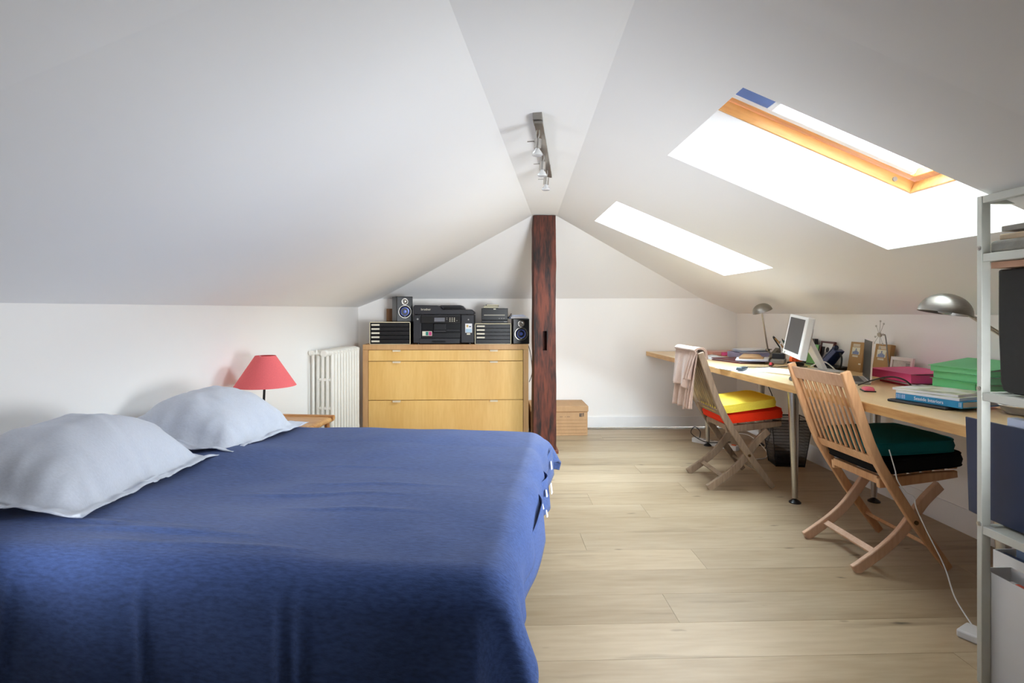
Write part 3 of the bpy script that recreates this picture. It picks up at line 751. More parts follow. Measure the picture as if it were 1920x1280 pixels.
for x, z in ((0.032, 0.254), (0.032, 0.240), (0.128, 0.229)): part('key', MB().box((0, 0, 0), (0.008, 0.003, 0.006)), M_grey_pl, cp, loc=on_panel(x, z), rot=(-tilt, 0, 0))
part('output_slot', MB().bb(-0.213, 0.163, 0.022, 0.029, 0.10, 0.232), M_gloss, pr_t)
part('output_tray', MB().bb(-0.095, 0.015, -0.005, 0.03, 0.135, 0.20), M_black, pr_t, bevel=0.003)
part('tray_flap', MB().bb(-0.095, 0.022, -0.02, 0.02, 0.118, 0.135).bb(0.024, 0.158, -0.006, 0.02, 0.128, 0.142), M_lcd if False else M_blacksoft, pr_t, bevel=0.003)
part('paper_tray', MB().bb(-0.213, 0.160, 0.0, 0.025, 0.06, 0.112), M_black, pr_t, bevel=0.003)
lt = part('paper_tray', MB().bb(-0.235, 0.155, -0.006, 0.028, 0.008, 0.057), M_blacksoft, pr_t, bevel=0.004)
part('grip', MB().bb(-0.11, 0.02, -0.0085, -0.005, 0.018, 0.036), M_gloss, lt)
st = part('ink_sticker', MB().bb(-0.205, -0.112, -0.0035, 0.001, 0.082, 0.126), M_labelw, pr_t, label='white sticker with a green and a magenta square')
part('ink_square', MB().bb(-0.172, -0.147, -0.0045, -0.0034, 0.086, 0.122), mat('ink_green', (40, 130, 120), 0.4), st)
part('ink_square', MB().bb(-0.143, -0.116, -0.0045, -0.0034, 0.086, 0.122), mat('ink_magenta', (188, 60, 120), 0.4), st)
st = part('side_sticker', MB().bb(0.207, 0.273, -0.0025, 0.0015, 0.112, 0.20), M_paper, pr_t, label='white and pale blue sticker')
part('print_block', MB().bb(0.211, 0.269, -0.0033, -0.0024, 0.116, 0.150), mat('pale_blue_ink', (176, 206, 226), 0.5), st)
part('print_block', MB().bb(0.218, 0.236, -0.0033, -0.0024, 0.165, 0.188), mat('ochre_ink', (204, 176, 110), 0.5), st)
part('print_block', MB().bb(0.243, 0.265, -0.0033, -0.0024, 0.165, 0.176), mat('slate_ink', (90, 110, 130), 0.5), st)
part('small_tag', MB().bb(0.222, 0.255, -0.0025, 0.0015, 0.092, 0.106), M_labelw, pr_t)
part('logo_dot', MB().cyl((-0.25, -0.001, 0.243), (-0.25, -0.003, 0.243), 0.009), M_grey_pl, pr_t)
part('logo_dot', MB().cyl((0.238, -0.001, 0.238), (0.238, -0.003, 0.238), 0.007), M_grey_pl, pr_t)
text('brand_lettering', 'brother', 0.03, M_labelw, pr_t, (-0.172, 0.0042, 0.336), (pi/2, 0, 0))

# mini hi-fi, notebooks and papers
hf = thing('cd_player', 'small glossy black CD player on top of the right drawer box', 'stereo', (0.013, 5.36, DTOP+0.2015))
part('body', MB().bb(-0.129, 0.129, 0.0, 0.21, 0.03, 0.147), M_gloss, hf, bevel=0.004)
part('base_unit', MB().bb(-0.127, 0.127, 0.004, 0.20, 0.003, 0.029), M_black, hf, bevel=0.003)
part('disc_slot', MB().bb(-0.105, 0.10, -0.003, 0.001, 0.077, 0.0825), M_labelw, hf)
part('emblem', MB().bb(-0.012, 0.012, -0.002, 0.001, 0.134, 0.143), M_labelw, hf)
for x in (0.045, 0.068, 0.09): part('button', MB().bb(x-0.006, x+0.006, -0.003, 0.001, 0.044, 0.050), M_grey_pl, hf)
part('button', MB().bb(0.09, 0.12, -0.0, 0.005, 0.012, 0.018), M_grey_pl, hf)
for k, (dx, wd, hh, yaw) in enumerate(((0.0, 0.145, 0.013, 0.02), (0.008, 0.14, 0.011, -0.05), (0.016, 0.12, 0.010, 0.06))):
    z = DTOP+0.2015+0.1485+[0, 0.0135, 0.025][k]
    t = thing('notebook', ['cream notebook at the bottom of the pile on the CD player', 'cream notebook in the middle of the pile on the CD player', 'dark covered notebook on top of the pile on the CD player'][k], 'notebook', (-0.025+dx, 5.44, z), yaw, 'notebooks on the CD player')
    part('pages', MB().bb(-wd/2, wd/2-0.003, -0.06, 0.06, 0.002, hh-0.002), M_cream, t)
    part('cover', MB().bb(-wd/2-0.002, wd/2, -0.062, 0.062, 0, 0.002).bb(-wd/2-0.002, wd/2, -0.062, 0.062, hh-0.002, hh).bb(-wd/2-0.003, -wd/2, -0.062, 0.062, 0, hh), M_black, t, label='black cover')
t = thing('magazine_pile', 'white papers with a dark folded edge on the right speaker', 'papers', (0.235, 5.43, DTOP+0.2475), 0.05)
part('booklet', MB().bb(-0.075, 0.105, -0.07, 0.08, 0, 0.018), M_paper, t, bevel=0.003)
part('leaflet', MB().hexa([(-0.06, -0.06, 0.019), (0.09, -0.06, 0.019), (0.085, 0.07, 0.019), (-0.07, 0.07, 0.019), (-0.05, -0.05, 0.034), (0.05, -0.06, 0.040), (0.05, 0.06, 0.040), (-0.05, 0.06, 0.034)]), M_paperb, t)
part('dark_spine', MB().cyl((-0.078, -0.075, 0.008), (-0.078, 0.08, 0.008), 0.011, n=10), M_navy, t)
part('pen', MB().cyl((-0.08, -0.07, 0.02), (-0.055, 0.05, 0.045), 0.006, n=8), M_black, t)
t = tag(part('speaker_cable', MB().tube(spline([(0.335, 5.50, DTOP+0.02), (0.357, 5.46, DTOP-0.05), (0.372, 5.42, 0.76), (0.385, 5.45, 0.60), (0.36, 5.50, 0.50)]), 0.0035), M_cable), 'thin dark cable hanging beside the chest near the post', 'cable')

# archive box
ab = thing('archive_box', 'brown cardboard archive box with lid on floor behind the post', 'box', (0.645, 5.50, 0))
part('carton', MB().bb(-0.279, 0.272, -0.18, 0.19, 0, 0.236), M_kraft, ab, bevel=0.002)
part('lid', MB().bb(-0.285, 0.279, -0.19, 0.197, 0.233, 0.288), M_kraft, ab, bevel=0.005)
part('lid_tab', MB().bb(0.12, 0.20, -0.1915, -0.186, 0.278, 0.290), M_kraft, ab)
for k in range(5): part('ruled_line', MB().bb(-0.24, 0.262, -0.1808, -0.1798, 0.150-0.032*k, 0.152-0.032*k), M_kraftdk, ab)
for x0, x1 in ((0.0, 0.028), (0.05, 0.058), (0.07, 0.10)): part('writing_dash', MB().bb(x0, x1, -0.1808, -0.1798, 0.182, 0.185), M_darkfig, ab)
mb = MB()
for (x, z, a, h) in ((0.198, 0.209, 0.012, 0.012), (0.211, 0.209, 0.010, 0.012), (0.222, 0.210, 0.006, 0.010), (0.231, 0.203, 0.007, 0.036), (0.198, 0.192, 0.012, 0.018), (0.209, 0.191, 0.005, 0.018), (0.217, 0.191, 0.006, 0.014)): mb.bb(x-a/2, x+a/2, -0.1812, -0.1798, z-h/2, z+h/2)
part('stamp', mb, M_darkfig, ab, smooth=False, label='small black two-row printed mark')

# ---------------------------------------------------------------- track light
tl = thing('track_light', 'brushed metal ceiling bar with three spot lamps', 'ceiling light', (0.268, 2.87, 2.03), -math.atan(0.149))
def tb(x): return x
zt = 0.0
part('canopy', MB().bb(-0.024, 0.016, -0.50, -0.42, 0.004, 0.042), M_darkchrome, tl, bevel=0.002)
part('canopy', MB().bb(-0.018, 0.018, 0.30, 0.36, 0.004, 0.023), M_darkchrome, tl, bevel=0.002)
part('bar', MB().bb(-0.019, 0.019, -0.49, 0.49, -0.008, 0.006), M_darkchrome, tl, bevel=0.001)
for yy, xo in ((-0.40, -0.008), (-0.02, -0.008), (0.31, -0.006)):
    s = part('spot', MB().cyl((xo, yy, -0.048), (xo-0.003, yy+0.004, -0.089), 0.0165, n=20), M_chrome, tl)
    part('bracket', MB().tube([(xo+0.006, yy, -0.006), (xo+0.007, yy-0.002, -0.03), (xo, yy, -0.05)], 0.0028, 6).tube([(xo-0.004, yy, -0.006), (xo-0.007, yy, -0.03), (xo-0.004, yy, -0.05)], 0.0028, 6), M_chrome, s)
    part('bulb', MB().lathe([(0, -0.0), (0.010, 0), (0.012, -0.006), (0.024, -0.024), (0.025, -0.030), (0.022, -0.033), (0, -0.034)], 20, Matrix.Translation((xo-0.003, yy+0.004, -0.089))), M_bulb, s)
    part('pin', MB().cyl((xo-0.014, yy, -0.058), (xo-0.048, yy-0.004, -0.060), 0.0024, n=8), M_darkchrome, s)

# ---------------------------------------------------------------- desk
dk = thing('desk', 'long beech-topped desk on steel cone legs along the right wall', 'desk', (2.1, 3.7, 0))
DKZ = 0.79
ox, oy = 2.1, 3.7
poly = [(1.715-ox, 1.78-oy), (2.55-ox, 1.78-oy), (2.55-ox, 5.70-oy), (1.60-ox, 5.70-oy)]
def inset(p, d): 
    return [(p[0][0]+d, p[0][1]+d), (p[1][0]-d, p[1][1]+d), (p[2][0]-d, p[2][1]-d), (p[3][0]+d, p[3][1]-d)]
part('tabletop', MB().prism(poly, DKZ-0.004, DKZ), M_desk, dk, smooth=False)
part('edge_band', MB().prism(inset(poly, -0.0005), DKZ-0.043, DKZ-0.004), M_deskedge, dk, smooth=False)
for (x, y) in ((1.93, 4.88), (1.90, 3.40), (1.90, 1.98), (2.41, 4.88), (2.41, 3.40), (2.41, 1.98)):
    lg = part('leg', MB().cyl((x-ox, y-oy, 0.03), (x-ox-0.012*(1 if x < 2 else -1), y-oy, DKZ-0.044), 0.0165, 0.034, 22), M_chrome, dk)
    part('foot', MB().lathe([(0, 0), (0.036, 0), (0.036, 0.006), (0.018, 0.020), (0.008, 0.024), (0.008, 0.04), (0, 0.04)], 20, Matrix.Translation((x-ox, y-oy, 0))), M_black, lg, label='black levelling foot')

# ---------------------------------------------------------------- folding teak chairs (local x towards the desk)
def ribbon2(pts, wid, y0, y1):
    P = [Vector((p[0], 0, p[1])) for p in pts]; K = len(P); L = []; R = []
    for k in range(K):
        t = (P[min(k+1, K-1)]-P[max(k-1, 0)]).normalized(); n = Vector((-t.z, 0, t.x))
        w = wid[k] if isinstance(wid, (list, tuple)) else wid
        L.append(P[k]+n*w/2); R.append(P[k]-n*w/2)
    mb = MB()
    vs = []
    for k in range(K): vs += [(L[k].x, y0, L[k].z), (R[k].x, y0, R[k].z), (R[k].x, y1, R[k].z), (L[k].x, y1, L[k].z)]
    fs = []
    for k in range(K-1):
        for i in range(4): fs.append((k*4+i, k*4+(i+1) % 4, (k+1)*4+(i+1) % 4, (k+1)*4+i))
    fs += [(3, 2, 1, 0), tuple((K-1)*4+i for i in range(4))]
    return mb.add(vs, fs)
STILE = [(-0.045, 0.928), (-0.020, 0.86), (0.028, 0.72), (0.072, 0.60), (0.112, 0.51), (0.175, 0.405), (0.268, 0.262), (0.37, 0.122), (0.45, 0.018)]
def stile_x(z):
    for (x0, z0), (x1, z1) in zip(STILE[:-1], STILE[1:]):
        if z <= z0 and z >= z1: return x0+(x1-x0)*(z0-z)/(z0-z1)
    return STILE[-1][0]
CURVE = [(0.015, 0.008), (0.06, 0.036), (0.16, 0.105), (0.235, 0.172), (0.295, 0.247), (0.355, 0.325), (0.43, 0.395)]
def make_chair(name, label, loc, rz, m, mtop, mfoot):
    t = thing(name, label, 'chair', loc, rz, 'teak folding chairs at the desk')
    W2 = 0.22
    for s in (-1, 1):
        y = s*W2
        part('stile', ribbon2(STILE, [0.040, 0.044, 0.042, 0.042, 0.045, 0.045, 0.045, 0.042, 0.036], y-0.012, y+0.012), m, t, bevel=0.005, seg=2)
        yc = s*(W2-0.028)
        part('leg', ribbon2(spline([(a, 0, b) for a, b in CURVE], 4) and [(p.x, p.z) for p in spline([(a, 0, b) for a, b in CURVE], 4)], 0.048, yc-0.012, yc+0.012), mfoot, t, bevel=0.004)
        # seat rail and pivots
        part('seat_rail', ribbon2([(0.135, 0.395), (0.22, 0.405), (0.40, 0.425), (0.53, 0.44)], [0.040, 0.046, 0.046, 0.034], s*(W2-0.056)-0.011, s*(W2-0.056)+0.011) if False else ribbon2([(0.15, 0.400), (0.24, 0.408), (0.40, 0.425), (0.535, 0.438)], [0.044, 0.048, 0.046, 0.032], s*(W2-0.002)-0.011 if False else s*(W2-0.055)-0.011, s*(W2-0.055)+0.011), m, t, bevel=0.004)
        b = part('bolt', MB().cyl((0.283, s*(W2+0.012), 0.237), (0.283, s*(W2+0.017), 0.237), 0.010), M_brass, t)
    def cross(name, z0, z1, x_off, thick, mm, ins=0.012):
        xa, xb = stile_x(z0)+x_off, stile_x(z1)+x_off
        y0, y1 = -W2+ins, W2-ins
        mb = MB().hexa([(xa-thick/2, y0, z0), (xa+thick/2, y0, z0), (xa+thick/2, y1, z0), (xa-thick/2, y1, z0), (xb-thick/2, y0, z1), (xb+thick/2, y0, z1), (xb+thick/2, y1, z1), (xb-thick/2, y1, z1)])
        return part(name, mb, mm, t, bevel=0.004)
    tr = cross('top_rail', 0.850, 0.912, 0.0, 0.022, mtop)
    part('badge', MB().cyl((-0.031, 0.02, 0.887), (-0.0345, 0.02, 0.886), 0.019, n=20), M_brass, tr, label='small dark oval plaque')
    cross('lower_rail', 0.492, 0.535, 0.0, 0.022, m)
    n = 10
    for k in range(n):
        y = -W2+0.012+0.030+(2*W2-0.084)*k/(n-1)
        pts = [(stile_x(z)+0.004*sin((0.85-z)/0.32*pi), z) for z in (0.853, 0.79, 0.72, 0.65, 0.58, 0.530)]
        part('slat', ribbon2(pts, 0.011, y-0.0068, y+0.0068), m, t, bevel=0.002, seg=1)
    # seat cross pieces and slats
    part('seat_back_rail', MB().bb(0.150, 0.172, -W2+0.06, W2-0.06, 0.395, 0.432), m, t, bevel=0.003)
    for k in range(6):
        x = 0.20+k*0.062; z = 0.432+0.10*(x-0.2)
        part('seat_slat', MB().bb(x-0.025, x+0.025, -W2+0.046, W2-0.046, z, z+0.014), m, t, bevel=0.003, seg=1)
    part('rung', MB().box((0, 0, 0), (0.030, 2*W2-0.08, 0.016)), mfoot, t, loc=(0.125, 0, 0.082), rot=(0, -0.6, 0), bevel=0.002)
    part('rung', MB().box((0, 0, 0), (0.030, 2*W2-0.02, 0.016)), m, t, loc=(0.375, 0, 0.115), rot=(0, 0.6, 0), bevel=0.002)
    return t
make_chair('folding_chair', 'weathered grey teak folding chair with yellow and red cushions', (1.435, 3.865, 0), 0.0, M_teak_g, M_teak_g, M_teak_g)
make_chair('folding_chair', 'honey coloured teak folding chair with teal and black cushions', (1.645, 2.675, 0), 0.02, M_teak_w, M_teak_wl, M_teak_wl)
def cushion(label, m, cx, cy, cz, lx, ly, h, pitch, rz, seed):
    t = thing('seat_cushion', label, 'cushion', (cx, cy, cz), rz, 'canvas seat cushions stacked on the chairs')
    t.rotation_euler = (0, -pitch, rz)
    def sup(a, b, e=7): return 1
    nu, nv = 26, 26
    def pt(u, v, top):
        # rounded square plan
        x, y = u*2-1, v*2-1
        k = 1.0
        rr = (abs(x)**8+abs(y)**8)**(1/8)
        m_ = max(abs(x), abs(y))
        k = m_/rr if rr > 0 else 1
        px, py = x*k*lx/2, y*k*ly/2
        puff = (1-abs(x)**3)*(1-abs(y)**3)
        z = (h*0.5*0.82+0.016*puff+0.004*noise.noise((x*2+seed, y*2, 1))) if top else -(h*0.5*0.82+0.006*puff)
        return (px, py, z)
    mb = MB(); mb.grid(lambda a, b: pt(a, b, True), nu, nv); mb.grid(lambda a, b: pt(a, b, False), nu, nv)
    o = (nu+1)*(nv+1)
    loop = [j for j in range(nv+1)]+[i*(nv+1)+nv for i in range(1, nu+1)]+[nu*(nv+1)+j for j in range(nv-1, -1, -1)]+[i*(nv+1) for i in range(nu-1, 0, -1)]
    # bulging side wall: one middle ring
    P = [Vector(mb.v[i]) for i in loop]; Q = [Vector(mb.v[i+o]) for i in loop]; base = len(mb.v)
    for p, q in zip(P, Q):
        c = (p+q)/2; d = Vector((p.x/(lx/2), p.y/(ly/2), 0)); mb.v.append(tuple(c+d*0.006))
    nL = len(loop)
    for i in range(nL):
        j = (i+1) % nL
        mb.f.append((loop[i], loop[j], base+j, base+i)); mb.f.append((base+i, base+j, loop[j]+o, loop[i]+o))
    part('pad', mb, m, t, angle=50)
    part('piping', MB().tube(P, 0.004, 6, closed=True), m, t)
    part('piping', MB().tube(Q, 0.004, 6, closed=True), m, t)
    return t
# chair 1: red under yellow
cushion('orange-red canvas cushion under the yellow one on the grey chair', M_orange, 1.435+0.335, 3.875, 0.492, 0.42, 0.42, 0.062, 0.10, 0.02, 1)
cushion('yellow canvas cushion on top of the red one on the grey chair', M_yellow, 1.435+0.300, 3.87, 0.563, 0.40, 0.41, 0.060, 0.13, 0.0, 2)
cushion('black canvas cushion under the teal one on the honey chair', M_blackcanvas, 1.645+0.345, 2.685, 0.497, 0.42, 0.42, 0.066, 0.09, 0.02, 3)
cushion('teal canvas cushion on top of the black one on the honey chair', M_teal, 1.645+0.320, 2.69, 0.569, 0.41, 0.41, 0.062, 0.04, 0.02, 4)

# knitted garment over the grey chair's back
kn = thing('cardigan', 'taupe knitted cardigan draped over the back of the grey chair', 'garment', (1.435, 3.865, 0.60))
def knit(y0, y1, zf, zb, layer, seed):
    L0 = 0.965-0.60+0.0+layer; 
    def fn(u, v):
        y = y0+(y1-y0)*v
        wob = 0.012*sin(v*14+seed)+0.010*noise.noise((v*4, seed, 0))
        top = 0.342+layer
        # path: hang behind (negative x), over rail, hang in front
        s = u
        if s < 0.62:
            k = s/0.62; z = zb+(top-0.02-zb)*k
            x = -0.062-layer+0.018*(k-0.5)-0.035*(1-k)*0.6-wob*(1-k)*1.1
        elif s < 0.74:
            a = (s-0.62)/0.12*pi; x = -0.036-(0.030+layer)*cos(a); z = top-0.02+0.026*sin(a)
        else:
            k = (s-0.74)/0.26; x = -0.006+layer+0.012*k; z = top-0.02-0.05*k
        z += (0.012*noise.noise((v*3+seed, 0.5, 0)))*(1-min(1, s/0.62))
        yy = y+0.010*sin(s*6+seed)*(1-s)
        return (x, yy, z)
    return MB().grid(fn, 50, 46)
part('inner_fold', knit(-0.075, 0.185, 0.20, -0.075, 0.0, 1.0), M_knit, kn, solid=0.006, angle=180, recalc=False)
part('outer_fold', knit(-0.115, 0.210, 0.24, 0.075, 0.012, 4.0), M_knit, kn, solid=0.007, angle=180, recalc=False)
part('sleeve', knit(-0.195, -0.085, 0.25, -0.06, 0.008, 7.0), M_knit, kn, solid=0.008, angle=180, recalc=False)
part('hem_band', knit(-0.196, -0.084, 0.26, 0.14, 0.014, 7.0), M_knit, kn, solid=0.006, angle=180, recalc=False)

# ---------------------------------------------------------------- things on the desk
T = DKZ+0.0005
def slab(name, label, cat, m, c, d, rz=0, z=T, group=None, bevel=0.0015, tilt=None):
    o = part(name, MB().box((0, 0, d[2]/2), d), m, None, loc=(c[0], c[1], z), rot=tilt or (0, 0, rz), bevel=bevel)
    return tag(o, label, cat, group)
# far end clutter
o = thing('folder_tray', 'pinkish plastic folder at the far end of the desk', 'folder', (2.20, 5.22, T), 0.1)
part('back_cover', MB().box((0, 0, 0.02), (0.30, 0.22, 0.034)), mat('salmon_plastic', (206, 150, 136), 0.35), o, bevel=0.003)
part('front_flap', MB().box((0.03, -0.125, 0.017), (0.20, 0.02, 0.030)), M_pink, o, bevel=0.004)
lt_ = thing('letter_tray', 'clear lilac plastic letter tray heaped with papers', 'letter tray', (2.33, 4.88, T), 0.03)
for (x0, x1, y0, y1, z0, z1) in ((-0.17, 0.17, -0.12, 0.12, 0, 0.004), (-0.17, 0.17, -0.12, -0.116, 0.004, 0.052), (-0.17, 0.17, 0.116, 0.12, 0.004, 0.052), (-0.17, -0.166, -0.116, 0.116, 0.004, 0.052), (0.166, 0.17, -0.116, 0.116, 0.004, 0.052)):
    part('tray_wall', MB().bb(x0, x1, y0, y1, z0, z1), M_lilac, lt_, smooth=False)
part('rim', MB().bb(-0.175, 0.175, -0.124, -0.116, 0.050, 0.056), M_clear, lt_, bevel=0.002)
def sheet_pile(name, label, cx, cy, n, w, d, rz, z, curl=0.006, m=None, tint=None):
    t = thing(name, label, 'papers', (cx, cy, z), rz)
    for k in range(n):
        a = random.uniform(-0.12, 0.12); dx, dy = random.uniform(-0.012, 0.012), random.uniform(-0.012, 0.012)
        def fn(u, v, k=k, a=a):
            x, y = (u-0.5)*w, (v-0.5)*d
            return (x*cos(a)-y*sin(a)+dx, x*sin(a)+y*cos(a)+dy, 0.001+k*0.0032+curl*(noise.noise((u*2+k, v*2, k))+0.5)*(u+v)/2*k/max(1, n-1))
        part('sheet', MB().grid(fn, 6, 6), (tint[k % len(tint)] if tint else (m or M_paper)), t, solid=0.0012, angle=180, recalc=False)
    return t
sheet_pile('paper_stack', 'stack of white papers with a dark clip inside the letter tray', 2.32, 4.88, 6, 0.26, 0.20, 0.1, T+0.0545, 0.02, tint=[M_paper, M_paperb, M_black, M_paper, M_paperb, M_paper])
sheet_pile('loose_papers', 'loose white papers at the far desk edge behind the grey chair', 1.93, 4.87, 4, 0.21, 0.28, 0.2, T, 0.015)
o = thing('leather_folder', 'maroon leather folder under the envelopes', 'folder', (2.03, 4.50, T), 0.25)
part('cover', MB().box((0, 0, 0.004), (0.24, 0.36, 0.007)), M_darkred, o, bevel=0.002)
part('inner_papers', MB().box((0.005, 0, 0.011), (0.22, 0.33, 0.006)), M_paper, o)
part('flap', MB().box((0, 0.02, 0.018), (0.235, 0.34, 0.006)), M_darkred, o, bevel=0.002)
sheet_pile('white_letters', 'white letters lying on the maroon folder', 2.11, 4.42, 3, 0.24, 0.33, -0.5, T+0.0225, 0.012, tint=[M_lilac, M_paper, M_paper])
o = thing('brown_envelope', 'open brown envelope on top of the white letters', 'envelope', (2.12, 4.44, T+0.036), -0.5)
part('pocket', MB().hexa([(-0.09, -0.13, 0), (0.09, -0.13, 0), (0.09, 0.12, 0), (-0.09, 0.12, 0), (-0.085, -0.12, 0.012), (0.085, -0.12, 0.012), (0.085, 0.11, 0.004), (-0.085, 0.11, 0.004)]), M_kraft, o)
part('flap', MB().add([(-0.09, -0.13, 0.012), (0.09, -0.13, 0.012), (0.06, -0.04, 0.034), (-0.06, -0.04, 0.034)], [(0, 1, 2, 3)]), M_kraft, o, solid=0.0015)
sheet_pile('note_paper', 'cream sheet under the phone at the desk edge', 1.745, 3.80, 2, 0.19, 0.32, 0.25, T, 0.004, tint=[M_labelw, M_paper])
o = thing('cordless_handset', 'dark slate handset lying on the cream sheet', 'phone', (1.735, 3.775, T+0.010), 0.9)
part('shell', MB().hexa([(-0.085, -0.024, 0), (0.085, -0.020, 0), (0.085, 0.020, 0), (-0.085, 0.024, 0), (-0.08, -0.02, 0.022), (0.08, -0.015, 0.016), (0.08, 0.015, 0.016), (-0.08, 0.02, 0.022)]), mat('slate_plastic', (58, 70, 78), 0.4), o, bevel=0.006)
part('antenna', MB().cyl((0.085, 0, 0.01), (0.15, 0.0, 0.006), 0.004, n=8), M_grey_pl, o)
kb = thing('keyboard', 'compact white keyboard lying on the desk before the monitor', 'keyboard', (1.95, 3.60, T), 1.95)
part('tray', MB().box((0, 0, 0.008), (0.40, 0.15, 0.014)), M_white_pl, kb, bevel=0.004)
keys = MB()
km = MB().box((0, 0, 0), (0.021, 0.021, 0.006)).mesh('key', smooth=False); km.materials.append(M_paper)
for r in range(5):
    for c in range(15): part('key', km, M_paper, kb, loc=(-0.18+c*0.0257, -0.055+r*0.0262, 0.0185))
o = thing('mouse', 'black computer mouse beside the honey chair back', 'mouse', (1.795, 3.20, T), 1.4)
part('shell', MB().hexa([(-0.05, -0.03, 0), (0.05, -0.03, 0), (0.05, 0.03, 0), (-0.05, 0.03, 0), (-0.04, -0.026, 0.034), (0.035, -0.026, 0.028), (0.035, 0.026, 0.028), (-0.04, 0.026, 0.034)]), mat('blueblack_plastic', (34, 38, 52), 0.35), o, bevel=0.010, seg=3)
part('wheel', MB().cyl((0.02, -0.004, 0.031), (0.02, 0.004, 0.031), 0.006), M_grey_pl, o)
# pens and grey desk organiser
o = thing('desk_organiser', 'grey desk organiser tray behind the letters', 'organiser', (2.30, 4.36, T), 1.0)
part('tray', MB().bb(-0.12, 0.12, -0.05, 0.05, 0, 0.032), M_grey_pl, o, bevel=0.008, seg=3)
part('pen_cup', MB().bb(-0.01, 0.11, -0.045, 0.045, 0.032, 0.075), M_blacksoft, o, bevel=0.005)
pens = [((2.385, 4.36), (-0.10, 0.05, 0.17), M_binder, 0.007, 'brown'), ((2.365, 4.40), (-0.075, 0.03, 0.165), M_black, 0.006, 'black'), ((2.395, 4.35), (-0.055, 0.03, 0.15), mat('dark_green_pen', (52, 84, 68), 0.4), 0.006, 'dark green'), ((2.40, 4.33), (-0.07, 0.0, 0.14), M_lightgreen, 0.005, 'light green'), ((2.345, 4.385), (-0.02, 0.0, 0.13), M_paper, 0.005, 'white')]
for (bx, by), d, m, r, nm in pens:
    o = thing('pen', '%s pen leaning out of the grey desk organiser' % nm, 'pen', (bx, by, T+0.045), 0, 'pens in the desk organiser')
    D = Vector(d); part('barrel', MB().cyl((0, 0, 0.032), tuple(D*0.9), r, n=8), m, o); part('tip', MB().cyl(tuple(D*0.9), tuple(D), r, r*0.3, n=8), M_black, o)
o = thing('card_stand', 'grey cardboard wedge leaning beside the far desk lamp', 'stand', (2.34, 4.53, T), 0.2)
part('wedge', MB().prism([(-0.06, 0), (0.05, 0), (0.07, 0.10), (0.045, 0.11)], -0.02, 0.02, Matrix(((1, 0, 0, 0), (0, 0, -1, 0), (0, 1, 0, 0), (0, 0, 0, 1)))), mat('grey_card', (120, 112, 100), 0.8), o)
o = thing('headset', 'dark headset propped on the wall behind the monitor', 'headset', (2.50, 4.36, T), 0.3)
part('band', MB().tube([(0.0, 0.06*cos(a), 0.13+0.085*sin(a)) for a in [i*pi/14-0.3 for i in range(20)]], 0.012, 8), mat('brownblack_plastic', (52, 30, 30), 0.4), o)
part('stand', MB().bb(-0.02, 0.02, -0.03, 0.03, 0, 0.12), M_black, o, bevel=0.004)
part('microphone', MB().cyl((0, -0.055, 0.16), (-0.01, -0.06, 0.26), 0.007, 0.003, n=8), M_black, o)
o = thing('tape_dispenser', 'orange and black tape dispenser under the monitor', 'tape dispenser', (2.295, 4.10, T), 0.4)
part('base', MB().bb(-0.06, 0.06, -0.03, 0.03, 0, 0.035), M_black, o, bevel=0.006)
part('reel', MB().lathe([(0.016, -0.012), (0.034, -0.012), (0.034, 0.012), (0.016, 0.012), (0.016, -0.012)], 20, Matrix.Translation((-0.02, 0, 0.052)) @ Matrix.Rotation(pi/2, 4, 'X')), M_orangepl, o, label='orange tape reel')
part('cutter', MB().bb(0.035, 0.06, -0.015, 0.015, 0.035, 0.05), M_orangepl, o)
o = thing('stapler', 'thin red stapler lying near the desk organiser', 'stapler', (2.13, 4.14, T), 1.0)
part('base', MB().bb(-0.07, 0.07, -0.012, 0.012, 0, 0.008), M_black, o); part('arm', MB().hexa([(-0.07, -0.01, 0.009), (0.07, -0.01, 0.009), (0.07, 0.01, 0.009), (-0.07, 0.01, 0.009), (-0.06, -0.008, 0.03), (0.068, -0.008, 0.018), (0.068, 0.008, 0.018), (-0.06, 0.008, 0.03)]), M_redpl, o, bevel=0.003)
# monitor
mo = thing('monitor', 'white flat monitor with a dark blank screen, turned to the chairs', 'monitor', (2.13, 3.70, T))
BL = Vector((2.060, 3.85, 0.915)); BRr = Vector((1.995, 3.51, 0.872)); TLc = Vector((2.115, 3.855, 1.185)); TRc = Vector((2.045, 3.50, 1.178))
ctr = (BL+BRr+TLc+TRc)/4
ex = ((BRr-BL)+(TRc-TLc)).normalized(); ez = ((TLc-BL)+(TRc-BRr)); ez = (ez-ex*ez.dot(ex)).normalized(); ey = ez.cross(ex)  # local x along width (far->near), y out the back
if ey.x < 0: ey = -ey
Mm = Matrix.Identity(4)
for j in range(3): Mm[j][0] = ex[j]; Mm[j][1] = ey[j]; Mm[j][2] = ez[j]
Mm.translation = ctr-Vector(mo.location)
hw, hh = 0.172, 0.142
part('bezel', MB().bb(-hw, hw, 0.0, 0.045, -hh, hh, ), M_white_pl, mo, bevel=0.006, seg=3).matrix_local = Mm
part('screen', MB().bb(-hw+0.030, hw-0.042, -0.0015, 0.004, -hh+0.032, hh-0.020), M_screen, mo, smooth=False).matrix_local = Mm
part('power_button', MB().cyl((-hw+0.05, 0.002, -hh+0.014), (-hw+0.05, -0.003, -hh+0.014), 0.006), M_grey_pl, mo).matrix_local = Mm
part('back_shell', MB().hexa([(-0.12, 0.045, -0.10), (0.12, 0.045, -0.10), (0.12, 0.045, 0.10), (-0.12, 0.045, 0.10), (-0.07, 0.085, -0.07), (0.07, 0.085, -0.07), (0.07, 0.085, 0.07), (-0.07, 0.085, 0.07)]), M_white_pl, mo, bevel=0.006).matrix_local = Mm
